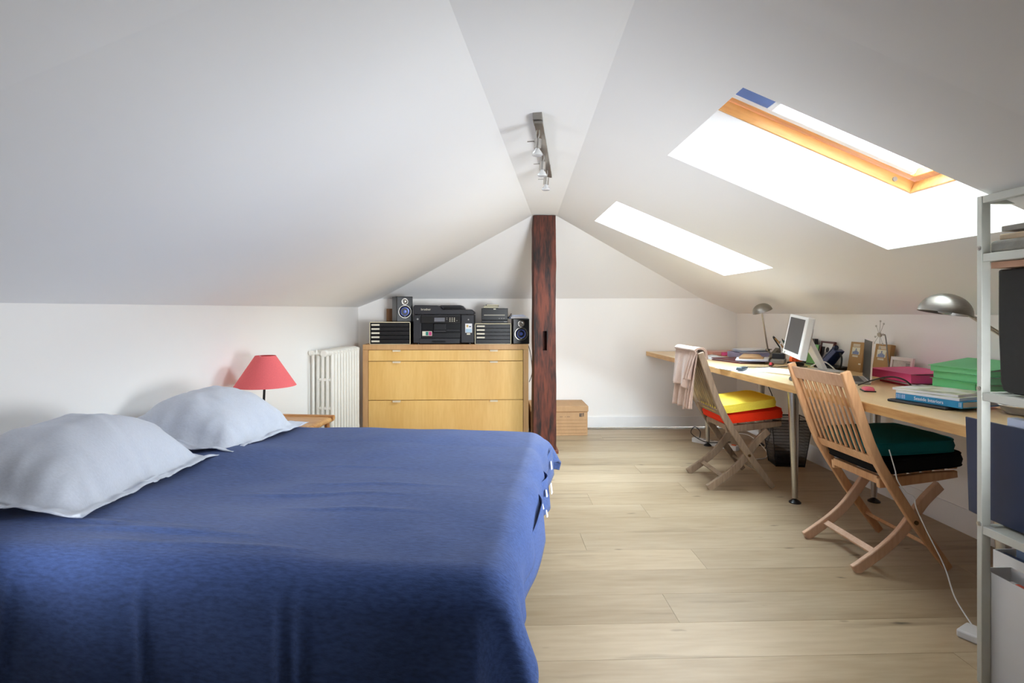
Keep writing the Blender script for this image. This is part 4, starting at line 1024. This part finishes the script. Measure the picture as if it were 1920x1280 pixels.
part('neck', MB().hexa([(0.12, -0.035, 0.016), (0.15, -0.035, 0.016), (0.15, 0.035, 0.016), (0.12, 0.035, 0.016), (-0.02, -0.05, 0.25), (0.02, -0.05, 0.25), (0.02, 0.04, 0.25), (-0.02, 0.04, 0.25)]), M_white_pl, mo, bevel=0.005)
part('stand_base', MB().bb(0.02, 0.22, -0.11, 0.11, 0, 0.016), M_white_pl, mo, bevel=0.005)
# wall row
def lean(name, label, cat, x, y, w, h, t, m, lean_a=0.18, yaw=0.0):
    """flat thing leaning on the right wall, face to -X; local x = along wall (+y world), z up, y = thickness to the wall"""
    r = thing(name, label, cat, (x, y, T)); r.rotation_euler = Matrix.Rotation(-pi/2+yaw, 3, 'Z').to_euler()
    r.matrix_world = Matrix.Translation((x, y, T)) @ Matrix.Rotation(-pi/2+yaw, 4, 'Z') @ Matrix.Rotation(-lean_a, 4, 'X')
    return r
pf = lean('picture_frame', 'mahogany framed black and white portrait leaning on the right wall', 'picture', 2.495, 4.075, 0.17, 0.19, 0.016, M_mahog)
for (x0, x1, z0, z1) in ((-0.085, 0.085, 0, 0.014), (-0.085, 0.085, 0.178, 0.192), (-0.085, -0.071, 0.014, 0.178), (0.071, 0.085, 0.014, 0.178)): part('frame_rail', MB().bb(x0, x1, 0, 0.018, z0, z1), M_mahog, pf, bevel=0.002)
ph = part('photo', MB().bb(-0.071, 0.071, 0.008, 0.012, 0.014, 0.178), M_litfig, pf)
Rx = Matrix.Rotation(pi/2, 4, 'X')
part('figure_shadow', MB().bb(-0.071, -0.03, 0.0065, 0.008, 0.014, 0.15), M_darkfig, ph)
part('printed_figure', MB().prism([(-0.04, 0.016), (0.035, 0.016), (0.042, 0.06), (0.03, 0.10), (0.012, 0.118), (-0.02, 0.112), (-0.038, 0.07)], -0.0066, -0.0056, Rx), M_midfig, ph)
part('printed_head', MB().cyl((0.006, 0.0068, 0.128), (0.006, 0.0055, 0.128), 0.020, n=18), M_darkfig, ph)
gc = lean('greeting_card', 'green printed card standing before the mahogany picture frame', 'card', 2.44, 4.155, 0.12, 0.15, 0.002, M_lightgreen, 0.22)
part('front_leaf', MB().bb(-0.06, 0.06, 0, 0.002, 0, 0.165), M_lightgreen, gc); part('back_leaf', MB().bb(-0.062, 0.062, 0.006, 0.008, 0, 0.168), M_darkfig, gc)
slab('black_book', 'black book standing upright behind the monitor', 'book', M_darkfig, (2.53, 4.245), (0.03, 0.05, 0.20), 0)
dp = thing('desk_phone', 'navy desk telephone tilted up on a black base', 'telephone', (2.44, 3.90, T), -pi/2)
part('base', MB().bb(-0.11, 0.11, -0.06, 0.08, 0, 0.022), M_black, dp, bevel=0.005)
part('body', MB().hexa([(-0.10, -0.03, 0.022), (-0.03, -0.03, 0.022), (-0.03, 0.05, 0.022), (-0.10, 0.05, 0.022), (0.045, -0.01, 0.145), (0.085, -0.01, 0.130), (0.085, 0.055, 0.130), (0.045, 0.055, 0.145)]), mat('navy_plastic', (38, 52, 96), 0.35, var=0.2, scale=40), dp, bevel=0.005)
part('handset', MB().tube(spline([(-0.09, 0.01, 0.055), (-0.04, 0.012, 0.10), (0.02, 0.012, 0.145), (0.055, 0.012, 0.158)]), [0.016]*8+[0.011]*9+[0.016]*8, 10), M_navy, dp)
part('cord', MB().tube(spline([(0.075, 0.02, 0.12), (0.115, 0.01, 0.09), (0.125, 0.0, 0.04), (0.11, 0.0, 0.015)]), 0.006, 8), M_cable, dp)
# kraft box files
for (y, nm, lab) in ((3.72, 0, 'brown board file standing behind the laptop, partly hidden'), (3.47, 1, 'brown board file with a blue pictured label, right of the laptop')):
    b = lean('box_file', lab, 'file', 2.49, y, 0.14, 0.20, 0.03, M_binder, 0.16)
    part('case', MB().bb(-0.07, 0.07, 0, 0.03, 0, 0.205), M_binder, b, bevel=0.002)
    lb = part('picture_label', MB().bb(-0.045, 0.035, -0.0012, 0.0003, 0.118, 0.168), mat('label_sky', (216, 210, 186), 0.5), b, label='pale label with a small blue scene')
    part('printed_shape', MB().bb(-0.035, 0.028, -0.002, -0.001, 0.119, 0.138).bb(-0.008, 0.002, -0.002, -0.001, 0.138, 0.160).bb(-0.02, 0.014, -0.002, -0.001, 0.138, 0.144), mat('label_blue', (120, 130, 164), 0.5), lb)
    for z in (0.175, 0.182, 0.189): part('label_line', MB().bb(-0.040, 0.030, -0.0010, 0.0003, z-0.0018, z+0.0018), M_labelw, b)
    for z in (0.103, 0.110): part('label_line', MB().bb(-0.034, 0.022, -0.0010, 0.0003, z-0.002, z+0.002), M_labelw, b)
    part('label_line', MB().bb(0.040, 0.062, -0.0010, 0.0003, 0.050, 0.060), M_labelw, b)
# laptop
lpq = thing('laptop', 'open silver laptop with a dark screen behind the honey chair', 'laptop', (2.02, 3.25, T), 0)
lpq.rotation_euler = (0, 0, atan2(-0.19, 0.34)+pi/2-pi/2)
hA = Vector((2.297, 3.34)); hB = Vector((2.11, 2.998)); hd = (hA-hB).normalized(); 
rzl = atan2(hd.y, hd.x)
lpq.location = ((hA.x+hB.x)/2, (hA.y+hB.y)/2, T); lpq.rotation_euler = (0, 0, rzl)
hl = 0.17
# local x along hinge (near -> far), +y = towards chair side
part('keyboard_deck', MB().bb(-hl, hl, 0.0, 0.23, 0, 0.014), M_grey_pl, lpq, bevel=0.003)
part('key_field', MB().bb(-hl+0.02, hl-0.02, 0.03, 0.13, 0.0142, 0.016), M_blacksoft, lpq)
def lid(z0, z1, y0, y1, x0, x1, m, nm):
    a = radians(3)
    M = Matrix.Translation((0, 0.004, 0.014)) @ Matrix.Rotation(a, 4, 'X')
    return part(nm, MB().bb(x0, x1, y0, y1, z0, z1, M), m, lpq, smooth=False)
lid(0, 0.235, -0.008, 0.0, -hl, hl, M_whiteframe, 'lid')
lid(0.006, 0.230, 0.0, 0.002, -hl+0.004, hl-0.004, M_gloss, 'screen')
# white framed picture
wf = lean('picture_frame', 'small white framed kitchen photo leaning by the pink folders', 'picture', 2.50, 3.305, 0.18, 0.14, 0.016, M_whiteframe, 0.14)
for (x0, x1, z0, z1) in ((-0.092, 0.092, 0, 0.020), (-0.092, 0.092, 0.112, 0.132), (-0.092, -0.074, 0.02, 0.112), (0.074, 0.092, 0.02, 0.112)): part('frame_rail', MB().bb(x0, x1, 0, 0.014, z0, z1), M_whiteframe, wf, bevel=0.001)
ph = part('photo', MB().bb(-0.074, 0.074, 0.006, 0.010, 0.02, 0.112), mat('photo_pale', (196, 186, 182), 0.4, var=0.12, scale=30), wf)
for (x0, x1, z0, z1, m) in ((-0.066, -0.02, 0.024, 0.056, M_midfig), (-0.01, 0.030, 0.030, 0.060, M_midfig), (0.034, 0.068, 0.048, 0.098, M_midfig), (-0.05, -0.03, 0.060, 0.066, M_darkfig), (0.0, 0.03, 0.060, 0.066, M_darkfig)): part('printed_patch', MB().bb(x0, x1, 0.0045, 0.006, z0, z1), m, ph)
# wire photo holder
wh = thing('photo_holder', 'tall wire photo holder with radiating clips behind the pink folders', 'photo holder', (2.44, 3.30, T))
part('foot', MB().lathe([(0, 0), (0.04, 0), (0.04, 0.006), (0.006, 0.012), (0, 0.012)]), M_darkchrome, wh)
part('pole', MB().tube(spline([(0.0, 0.0, 0.005), (-0.005, 0.01, 0.12), (-0.010, 0.025, 0.255), (-0.012, 0.040, 0.268), (-0.016, 0.062, 0.268)]), 0.0038, 8), M_darkchrome, wh)
hb = part('hub', MB().lathe([(0, -0.006), (0.014, -0.006), (0.016, 0), (0.014, 0.006), (0, 0.006)], 18, Matrix.Translation((-0.018, 0.066, 0.268)) @ Matrix.Rotation(radians(70), 4, 'Y')), M_chrome, wh)
for k, (a, l) in enumerate(((95, 0.085), (118, 0.078), (60, 0.062), (175, 0.030), (245, 0.062), (268, 0.085), (-20, 0.042), (-48, 0.072))):
    dy, dz = cos(radians(a)), sin(radians(a))
    e = Vector((-0.018, 0.066+dy*l, 0.268+dz*l))
    mbw = MB().cyl((-0.018, 0.066, 0.268), tuple(e), 0.0014, n=6).lathe([(0.003, -0.001), (0.007, -0.001), (0.007, 0.001), (0.003, 0.001)], 10, Matrix.Translation(e) @ Matrix.Rotation(pi/2, 4, 'Y'))
    part('clip_wire', mbw, M_chrome, wh)
# pink and red mouse
o = thing('mouse', 'pink and black mouse near the honey chair back', 'mouse', (1.945, 2.79, T), 1.2)
part('shell', MB().hexa([(-0.045, -0.026, 0), (0.045, -0.026, 0), (0.045, 0.026, 0), (-0.045, 0.026, 0), (-0.036, -0.02, 0.026), (0.03, -0.02, 0.022), (0.03, 0.02, 0.022), (-0.036, 0.02, 0.026)]), mat('pink_plastic', (222, 92, 116), 0.35), o, bevel=0.010, seg=3)
part('skirt', MB().bb(-0.046, 0.046, -0.027, 0.027, 0.0, 0.006), M_black, o, bevel=0.002)
tag(part('usb_cable', MB().tube(spline([(2.03, 2.99, T+0.004), (2.00, 2.85, T+0.045), (2.03, 2.75, T+0.078), (2.07, 2.70, T+0.068), (2.10, 2.68, T+0.03), (2.115, 2.70, T+0.004)]), 0.004), M_cable), 'black cable arching over the desk before the pink folders', 'cable')
# pink folders
def folder_box(name, label, m, cx, cy, lx, ly, h, rz, z, open_a=0.0, md=None, group=None):
    t = thing(name, label, 'folder', (cx, cy, z), rz, group)
    part('spine', MB().bb(-lx/2, -lx/2+0.002, -ly/2, ly/2, 0.002, h-0.002), m, t)
    part('side_flap', MB().bb(-lx/2+0.002, lx/2, -ly/2, -ly/2+0.002, 0.002, h-0.006), m, t)
    part('bottom_board', MB().bb(-lx/2, lx/2, -ly/2, ly/2, 0, 0.002), m, t)
    part('inner_papers', MB().bb(-lx/2+0.006, lx/2-0.004, -ly/2+0.006, ly/2-0.006, 0.003, h-0.004), md or M_papergrey, t)
    a = open_a
    M = Matrix.Translation((-lx/2, 0, h-0.002)) @ Matrix.Rotation(-a, 4, 'Y')
    part('top_board', MB().bb(-0.010, lx, -ly/2-0.008, ly/2+0.006, 0, 0.002, M), m, t)
    return t
o = thing('document_wallet', 'crimson document wallet with white papers under the pink folder', 'folder', (2.395, 3.02, T), -0.10, 'pink and red folders')
part('cover', MB().box((0, 0, 0.005), (0.22, 0.34, 0.010)), M_pinkred, o, bevel=0.002); part('inner_papers', MB().box((-0.002, 0, 0.014), (0.21, 0.33, 0.006)), M_paper, o); part('flap', MB().box((0.006, 0.01, 0.020), (0.22, 0.34, 0.005)), M_darkred, o, bevel=0.001)
folder_box('box_folder', 'magenta card folder lying on the crimson wallet', M_pink, 2.40, 3.07, 0.25, 0.36, 0.050, -0.08, T+0.0235, 0.03, group='pink and red folders')
# green folders stack
labs = ['green card folder at the bottom of the green stack', 'green card folder second from the bottom of the green stack', 'green card folder second from the top of the green stack', 'green card folder with lifted cover on top of the green stack']
z = T
for k, (h, rz, dx, dy, a) in enumerate(((0.024, 0.10, -0.02, 0.015, 0), (0.042, 0.02, 0.0, 0, 0), (0.036, 0.05, 0.004, -0.004, 0.0), (0.030, 0.12, -0.006, 0.0, 0.14))):
    f = folder_box('card_folder', labs[k], M_green, 2.425+dx, 2.655+dy, 0.235, 0.31, h, rz, z, a, group='green folders on the desk')
    part('elastic', MB().tube([(-0.1185, -0.10, 0.002), (-0.1195, -0.10, h/2), (-0.1185, -0.10, h)], 0.0012, 5), M_greendk, f)
    if k == 3: part('clip', MB().cyl((-0.06, -0.158, 0.010), (0.0, -0.158, 0.012), 0.007, n=10), M_black, f)
    z += h+0.0015
# tablet, seaside book, magazines
tbl = thing('tablet_case', 'black tablet in a case under the blue book', 'tablet', (1.925, 2.37, T), atan2(0.272, -0.076)-pi/2)
part('case', MB().bb(-0.08, 0.10, -0.13, 0.13, 0, 0.012), M_blacksoft, tbl, bevel=0.006, seg=3)
part('glass', MB().bb(-0.072, 0.09, -0.12, 0.12, 0.012, 0.0132), M_gloss, tbl)
sv = Vector((1.919-1.843, 2.183-2.455, 0)); sl = sv.length
bk = thing('book', 'blue spined hardback titled Seaside Interiors lying on the tablet', 'book', ((1.919+1.843)/2, (2.183+2.455)/2, T+0.0135), atan2(sv.y, sv.x))
# local x along spine (far -> near), +y into the desk (towards the wall)
bd = 0.235
part('spine', MB().bb(-sl/2, sl/2, -0.002, 0.003, 0, 0.028), M_blue, bk, bevel=0.0015)
part('cover', MB().bb(-sl/2, sl/2, 0.003, bd, 0, 0.003).bb(-sl/2, sl/2, 0.003, bd, 0.025, 0.028), M_blue, bk, smooth=False)
part('pages', MB().bb(-sl/2+0.004, sl/2-0.004, 0.003, bd-0.005, 0.003, 0.025), M_papergrey, bk, smooth=False)
text('spine_lettering', 'Seaside Interiors', 0.021, M_paper, bk, (0.005, -0.0026, 0.0145), (pi/2, 0, 0), sx=0.88)
for x in (-sl/2+0.006, -sl/2+0.014, -sl/2+0.021, -sl/2+0.030, -sl/2+0.036, -sl/2+0.042, sl/2-0.012, sl/2-0.006): part('spine_bar', MB().bb(x-0.0012, x+0.0012, -0.0028, -0.0019, 0.006, 0.024), M_paperb, bk, smooth=False)
for k, (dx, dy, rz, th) in enumerate(((0.0, 0.012, 0.03, 0.012), (0.004, 0.03, 0.10, 0.010))):
    mg = thing('magazine', ['white edged magazine lying directly on the blue book', 'magazine with a pale green picture, topmost on the blue book'][k], 'magazine', bk.location+Vector((dx, dy, 0.0285+0.0125*k)), bk.rotation_euler.z+rz, 'magazines on the blue book')
    part('pages', MB().bb(-sl/2+0.012, sl/2-0.006, 0.0, 0.215, 0, th-0.001), M_paper, mg, smooth=False)
    part('cover', MB().bb(-sl/2+0.011, sl/2-0.005, -0.001, 0.216, th-0.001, th), M_mag, mg, smooth=False)
# right end of the desk, behind the rack
folder_box('box_folder', 'magenta folder at the right end of the desk behind the rack', M_pink, 2.37, 2.405, 0.30, 0.13, 0.030, 0.0, T)
for k in range(2): slab('file_folder', ['royal blue folder lying lower at the right end of the desk', 'royal blue folder lying on another at the desk end'][k], 'folder', M_bluefold, (2.34, 2.24), (0.26, 0.14, 0.024), 0.04-0.08*k, T+0.0245*k, 'blue folders at the desk end')
o = thing('metal_dish', 'silver wire dish at the right end of the desk', 'dish', (2.11, 2.13, T))
part('rim', MB().tube([(0.07*cos(a), 0.07*sin(a), 0.036) for a in [i*pi/16 for i in range(32)]], 0.004, 8, closed=True), M_chrome, o)
part('bowl', MB().lathe([(0, 0.002), (0.045, 0.002), (0.07, 0.036), (0.066, 0.036), (0.043, 0.006), (0, 0.006)], 28), M_grey_pl, o)
# desk lamps with steel dome shades
def desk_lamp(label, base, elbow, head, axis, R):
    t = thing('desk_lamp', label, 'desk lamp', base)
    b = Vector(base)
    part('foot', MB().lathe([(0, 0), (0.085, 0), (0.085, 0.012), (0.02, 0.022), (0, 0.022)], 28), M_darkchrome, t)
    e = Vector(elbow)-b; h = Vector(head)-b; ax = Vector(axis).normalized()
    part('arm', MB().cyl((0, 0, 0.02), tuple(e), 0.007, n=10), M_chrome, t)
    part('joint', MB().cyl(tuple(e+Vector((0, -0.022, 0))), tuple(e+Vector((0.0, 0.022, 0))), 0.010, n=12).cyl(tuple(e+Vector((0, 0.0, 0))), tuple(e+Vector((0.03, -0.005, 0.004))), 0.005, n=8), M_darkchrome, t)
    side = (h-e).normalized().orthogonal().normalized()*0.007
    att = h-ax*R*0.55+Vector((0, 0, -0.0))
    part('arm', MB().cyl(tuple(e+side), tuple(att+side), 0.0042, n=8).cyl(tuple(e-side), tuple(att-side), 0.0042, n=8), M_chrome, t)
    M = Matrix.Translation(h) @ Vector((0, 0, -1)).rotation_difference(ax).to_matrix().to_4x4()
    prof = [(R*sin(a), R*0.86*cos(a)) for a in [i*pi/2/12 for i in range(13)]]
    inn = [(r*0.975, zz*0.97-0.001) for r, zz in reversed(prof)]
    sh = part('lamp_shade', MB().lathe(prof+inn, 36, M), M_darkchrome, t, angle=50)
    part('bulb', MB().lathe([(0, 0.05), (0.014, 0.045), (0.026, 0.02), (0.022, 0.0), (0, -0.006)], 16, M), M_bulb, sh)
    part('collar', MB().cyl(tuple(att-Vector((0, 0, 0.012))), tuple(att+Vector((0, 0, 0.012))), 0.014, n=12), M_darkchrome, t)
    return t
desk_lamp('steel desk lamp with dome shade at the far end of the desk', (2.41, 4.66, T), (2.30, 4.53, 0.885), (2.215, 4.45, 1.205), (0.35, 0, -1), 0.078)
desk_lamp('steel desk lamp with dome shade half hidden by the white rack', (2.06, 1.89, T), (2.05, 1.95, 1.0), (1.815, 2.15, 1.196), (-0.16, 0.05, -1), 0.092)
# wires on the desk
tag(part('charging_cable', MB().tube(spline([(1.805, 3.87, T+0.018), (1.93, 3.93, T+0.010), (2.05, 3.98, T+0.004), (2.20, 4.02, T+0.004), (2.33, 4.00, T+0.004)]), 0.003), M_cable), 'thin black cable running from the handset across the desk', 'cable')
tag(part('monitor_cable', MB().tube(spline([(2.27, 3.86, T+0.02), (2.33, 3.80, T+0.06), (2.36, 3.72, T+0.012), (2.30, 3.62, T+0.004), (2.36, 3.55, T+0.004)]), 0.0045), M_wcable), 'white cable curling behind the monitor', 'cable')
tag(part('monitor_cable', MB().tube(spline([(2.26, 3.98, T+0.04), (2.30, 3.86, T+0.035), (2.38, 3.78, T+0.014), (2.42, 3.76, T+0.03)]), 0.004), M_cable), 'black cable behind the monitor stand', 'cable')
tag(part('hanging_cable', MB().tube(spline([(2.46, 4.82, 0.745), (2.45, 4.86, 0.60), (2.49, 4.80, 0.40), (2.42, 4.72, 0.15), (2.36, 4.7, 0.006)]), 0.004), M_cable), 'black cable hanging under the far part of the desk', 'cable')

# ---------------------------------------------------------------- floor things under the desk
ps = thing('power_strip', 'white power strip on the floor beside a desk leg', 'power strip', (1.985, 4.86, 0), atan2(-0.33, 0.235))
part('housing', MB().bb(-0.22, 0.22, -0.03, 0.03, 0, 0.042), M_white_pl, ps, bevel=0.005)
for k in range(5): part('socket', MB().cyl((-0.17+k*0.07, 0, 0.0415), (-0.17+k*0.07, 0, 0.0425), 0.019), M_grey_pl, ps)
part('switch', MB().bb(0.165, 0.20, -0.012, 0.012, 0.042, 0.047), M_orangepl, ps, label='orange lit switch')
tag(part('black_cable', MB().tube(spline([(1.90, 5.0, 0.045), (1.905, 5.0, 0.10), (1.86, 5.02, 0.14), (1.83, 5.02, 0.08), (1.90, 4.88, 0.035), (1.99, 4.76, 0.055), (2.10, 4.80, 0.05)]), 0.004), M_cable), 'black cord looping up from the power strip', 'cable')
tag(part('white_cable', MB().tube(spline([(2.05, 4.76, 0.046), (2.08, 4.75, 0.13), (2.2, 4.65, 0.14), (2.28, 4.52, 0.04), (2.22, 4.42, 0.006), (2.10, 4.40, 0.006)]), 0.004), M_wcable), 'white cord arching from the power strip to the floor', 'cable')
wb = thing('waste_bin', 'black wire mesh waste bin under the desk', 'waste bin', (2.315, 4.27, 0), -0.15)
a0, b0, a1, b1, hz = 0.105, 0.085, 0.150, 0.125, 0.365
def br(z): k = z/hz; return a0+(a1-a0)*k, b0+(b1-b0)*k
for (sx, sy) in ((1, 0), (-1, 0), (0, 1), (0, -1)):
    if sx: vs = [(sx*a0, -b0, 0.01), (sx*a0, b0, 0.01), (sx*a1, b1, hz), (sx*a1, -b1, hz)]
    else: vs = [(-a0, sy*b0, 0.01), (a0, sy*b0, 0.01), (a1, sy*b1, hz), (-a1, sy*b1, hz)]
    part('mesh_side', MB().add(vs, [(0, 1, 2, 3)]), M_mesh, wb, smooth=False)
part('rim', MB().tube([(-a1, -b1, hz), (a1, -b1, hz), (a1, b1, hz), (-a1, b1, hz)], 0.005, 6, closed=True), M_blackmetal, wb)
part('base', MB().bb(-a0, a0, -b0, b0, 0, 0.014), M_blackmetal, wb)
for sx in (-1, 1):
    for sy in (-1, 1): part('corner_wire', MB().cyl((sx*a0, sy*b0, 0), (sx*a1, sy*b1, hz), 0.0035, n=6), M_blackmetal, wb)
tag(part('bin_liner', MB().bb(-0.08, 0.08, -0.06, 0.06, 0.016, 0.09), mat('crumpled_dark', (70, 66, 72), 0.7, var=0.5, scale=40), None, loc=(2.315, 4.27, 0), rot=(0, 0, -0.15), bevel=0.02), 'dark crumpled rubbish inside the mesh bin', 'rubbish')
ad = thing('power_adapter', 'white laptop power adapter on the floor below the white rack', 'adapter', (1.775, 1.955, 0), 0.5)
part('brick', MB().bb(-0.045, 0.045, -0.05, 0.05, 0, 0.03), M_white_pl, ad, bevel=0.007, seg=3)
part('cord', MB().tube(spline([(0.03, -0.05, 0.012), (0.06, -0.09, 0.006), (0.02, -0.15, 0.005), (-0.05, -0.16, 0.005), (-0.085, -0.10, 0.005), (-0.05, -0.06, 0.005)]), 0.004), M_wcable, ad)
tag(part('adapter_cable', MB().tube(spline([(1.789, 2.425, 0.578), (1.812, 2.42, 0.49), (1.824, 2.42, 0.441), (1.859, 2.418, 0.390), (1.896, 2.415, 0.366), (1.898, 2.405, 0.324), (1.921, 2.38, 0.239), (1.922, 2.28, 0.119), (1.856, 2.15, 0.055), (1.815, 2.03, 0.018), (1.80, 1.995, 0.018)]), 0.0026), M_wcable), 'thin white cable trailing from the honey chair to the adapter', 'cable')

# ---------------------------------------------------------------- white steel rack at the right
rk = thing('storage_rack', 'off-white steel shelving rack standing at the right edge', 'rack', (1.574, 1.737, 0))
RXW, RYD = 0.40, 0.62
for x in (0.0, RXW-0.03):
    for y in (-0.018, -RYD):
        part('post', MB().bb(x, x+0.030, y-0.0, y+0.018, 0, 1.575), M_rackwhite, rk, bevel=0.0015)
for x in (0.0, RXW-0.03):
    for z0, z1 in ((1.551, 1.575), (1.362, 1.388), (0.915, 0.941), (0.485, 0.511)):
        part('side_rail', MB().bb(x+0.002, x+0.028, -RYD+0.019, -0.019, z0, z1), M_rackwhite, rk, bevel=0.0015)
for y in (-0.016, -RYD+0.002):
    for z0, z1 in ((1.551, 1.575), (1.362, 1.388), (0.915, 0.941), (0.485, 0.511)):
        part('cross_rail', MB().bb(0.031, RXW-0.031, y, y+0.014, z0, z1), M_rackwhite, rk, bevel=0.0015)
part('shelf_board', MB().bb(0.029, RXW-0.031, -RYD+0.02, -0.02, 1.340, 1.360), M_shelfwood, rk)
for z in (0.93, 0.50): part('shelf_board', MB().bb(0.029, RXW-0.031, -RYD+0.02, -0.02, z-0.004, z+0.004), M_rackwhite, rk)
part('shelf_board', MB().bb(0.029, RXW-0.031, -RYD+0.02, -0.02, 1.376, 1.3865), M_rackwhite, rk)
for z in (1.427-0.02, 0.953, 0.515):
    part('bolt', MB().cyl((0.0, -0.009, z), (-0.004, -0.009, z), 0.0072, n=14).cyl((-0.004, -0.009, z), (-0.0055, -0.009, z), 0.004, n=6), M_chrome, rk)
# on the rack
ZS = 1.388
tag(part('weathered_book', MB().bb(1.606, 1.86, 1.36, 1.728, ZS, ZS+0.042), M_greycloth, bevel=0.012, seg=3), 'thick grey weathered book, lowest on the rack top', 'book', 'old books on the rack top')
tag(part('weathered_book', MB().bb(1.628, 1.85, 1.30, 1.715, ZS+0.0425, ZS+0.062), M_beigebook, bevel=0.004), 'beige old book in the middle of the rack-top pile', 'book', 'old books on the rack top')
tag(part('weathered_book', MB().bb(1.632, 1.85, 1.33, 1.712, ZS+0.070, ZS+0.088).bb(1.66, 1.80, 1.40, 1.66, ZS+0.062, ZS+0.070), M_greycloth, bevel=0.003), 'thin grey old book topmost on the rack', 'book', 'old books on the rack top')
bp = thing('black_portfolio', 'large black portfolio case standing in the upper part of the rack', 'case', (1.66, 1.42, 0.942))
Mpf = Matrix(((0, 0, 1, 0), (1, 0, 0, 0), (0, 1, 0, 0), (0, 0, 0, 1)))
pp = [(-0.24, 0), (0.262, 0.0), (0.286, 0.008), (0.294, 0.035), (0.302, 0.20), (0.302, 0.395), (-0.24, 0.395)]
part('shell', MB().prism(pp, -0.03, 0.03, Mpf), M_blackcanvas if False else mat('black_cloth', (44, 42, 40), 0.8, var=0.08, scale=60), bp, bevel=0.006)
part('handle', MB().tube(spline([(0, -0.08, 0.392), (0, -0.05, 0.408), (0, 0.05, 0.408), (0, 0.08, 0.392)]) if False else [(0.032, -0.08, 0.30), (0.042, -0.06, 0.30), (0.042, 0.06, 0.30), (0.032, 0.08, 0.30)], 0.006), M_black, bp)
nv = thing('document_case', 'navy board document case standing in the lower part of the rack', 'case', (1.645, 1.60, 0.512))
part('front_board', MB().hexa([(0, -0.36, 0), (0.006, -0.36, 0), (0.006, 0.255, 0), (0, 0.225, 0), (-0.004, -0.36, 0.325), (0.002, -0.36, 0.325), (0.002, 0.258, 0.325), (-0.004, 0.256, 0.325)]), M_navy, nv, bevel=0.0015)
part('back_board', MB().bb(0.046, 0.052, -0.36, 0.13, 0, 0.335), M_navy, nv)
part('bottom', MB().bb(0.0065, 0.0455, -0.36, 0.13, 0, 0.004), M_navy, nv)
tag(part('loose_papers', MB().bb(1.654, 1.688, 1.27, 1.715, 0.518, 0.861), M_paperb, bevel=0.002), 'pale papers standing inside the navy document case', 'papers')
tag(part('orange_note', MB().bb(1.6895, 1.6905, 1.35, 1.62, 0.53, 0.868), M_orangepl), 'orange sheet standing among the papers of the navy case', 'papers')
# magazine files on the floor
def mag_file(label, x, y, w, l, h, rz, m):
    t = thing('magazine_file', label, 'magazine file', (x, y, 0), rz, 'white magazine files on the floor')
    th = 0.003
    part('side_panel', MB().bb(0, th, -l, 0, 0.0, h), m, t); part('side_panel', MB().bb(w-th, w, -l, 0, 0, h), m, t)
    part('end_panel', MB().bb(th, w-th, -th, 0, 0, h), m, t); part('base_panel', MB().bb(th, w-th, -l, -th, 0, th), m, t)
    return t
mag_file('white magazine file on the floor at the foot of the rack', 1.606, 1.755, 0.10, 0.30, 0.36, 0.0, M_white_pl)
tag(part('orange_booklet', MB().bb(1.615, 1.640, 1.47, 1.66, 0.004, 0.352), mat('coral_card', (240, 110, 88), 0.5), bevel=0.002), 'coral booklet standing inside the nearer white magazine file', 'booklet')
tag(part('white_booklet', MB().bb(1.645, 1.66, 1.47, 1.70, 0.004, 0.340), M_paper, bevel=0.002), 'white booklet standing inside the nearer white magazine file', 'booklet')
mag_file('white magazine file behind the other, holding navy folders', 1.730, 1.845, 0.12, 0.30, 0.38, 0.0, M_white_pl)
tag(part('navy_folder', MB().bb(1.742, 1.762, 1.60, 1.83, 0.004, 0.375), M_navy, bevel=0.002), 'navy folder inside the farther white magazine file', 'folder')
tag(part('slate_folder', MB().bb(1.768, 1.80, 1.58, 1.80, 0.004, 0.43), mat('slate_card', (104, 120, 146), 0.5), bevel=0.002), 'tall slate blue folder inside the farther white magazine file', 'folder')
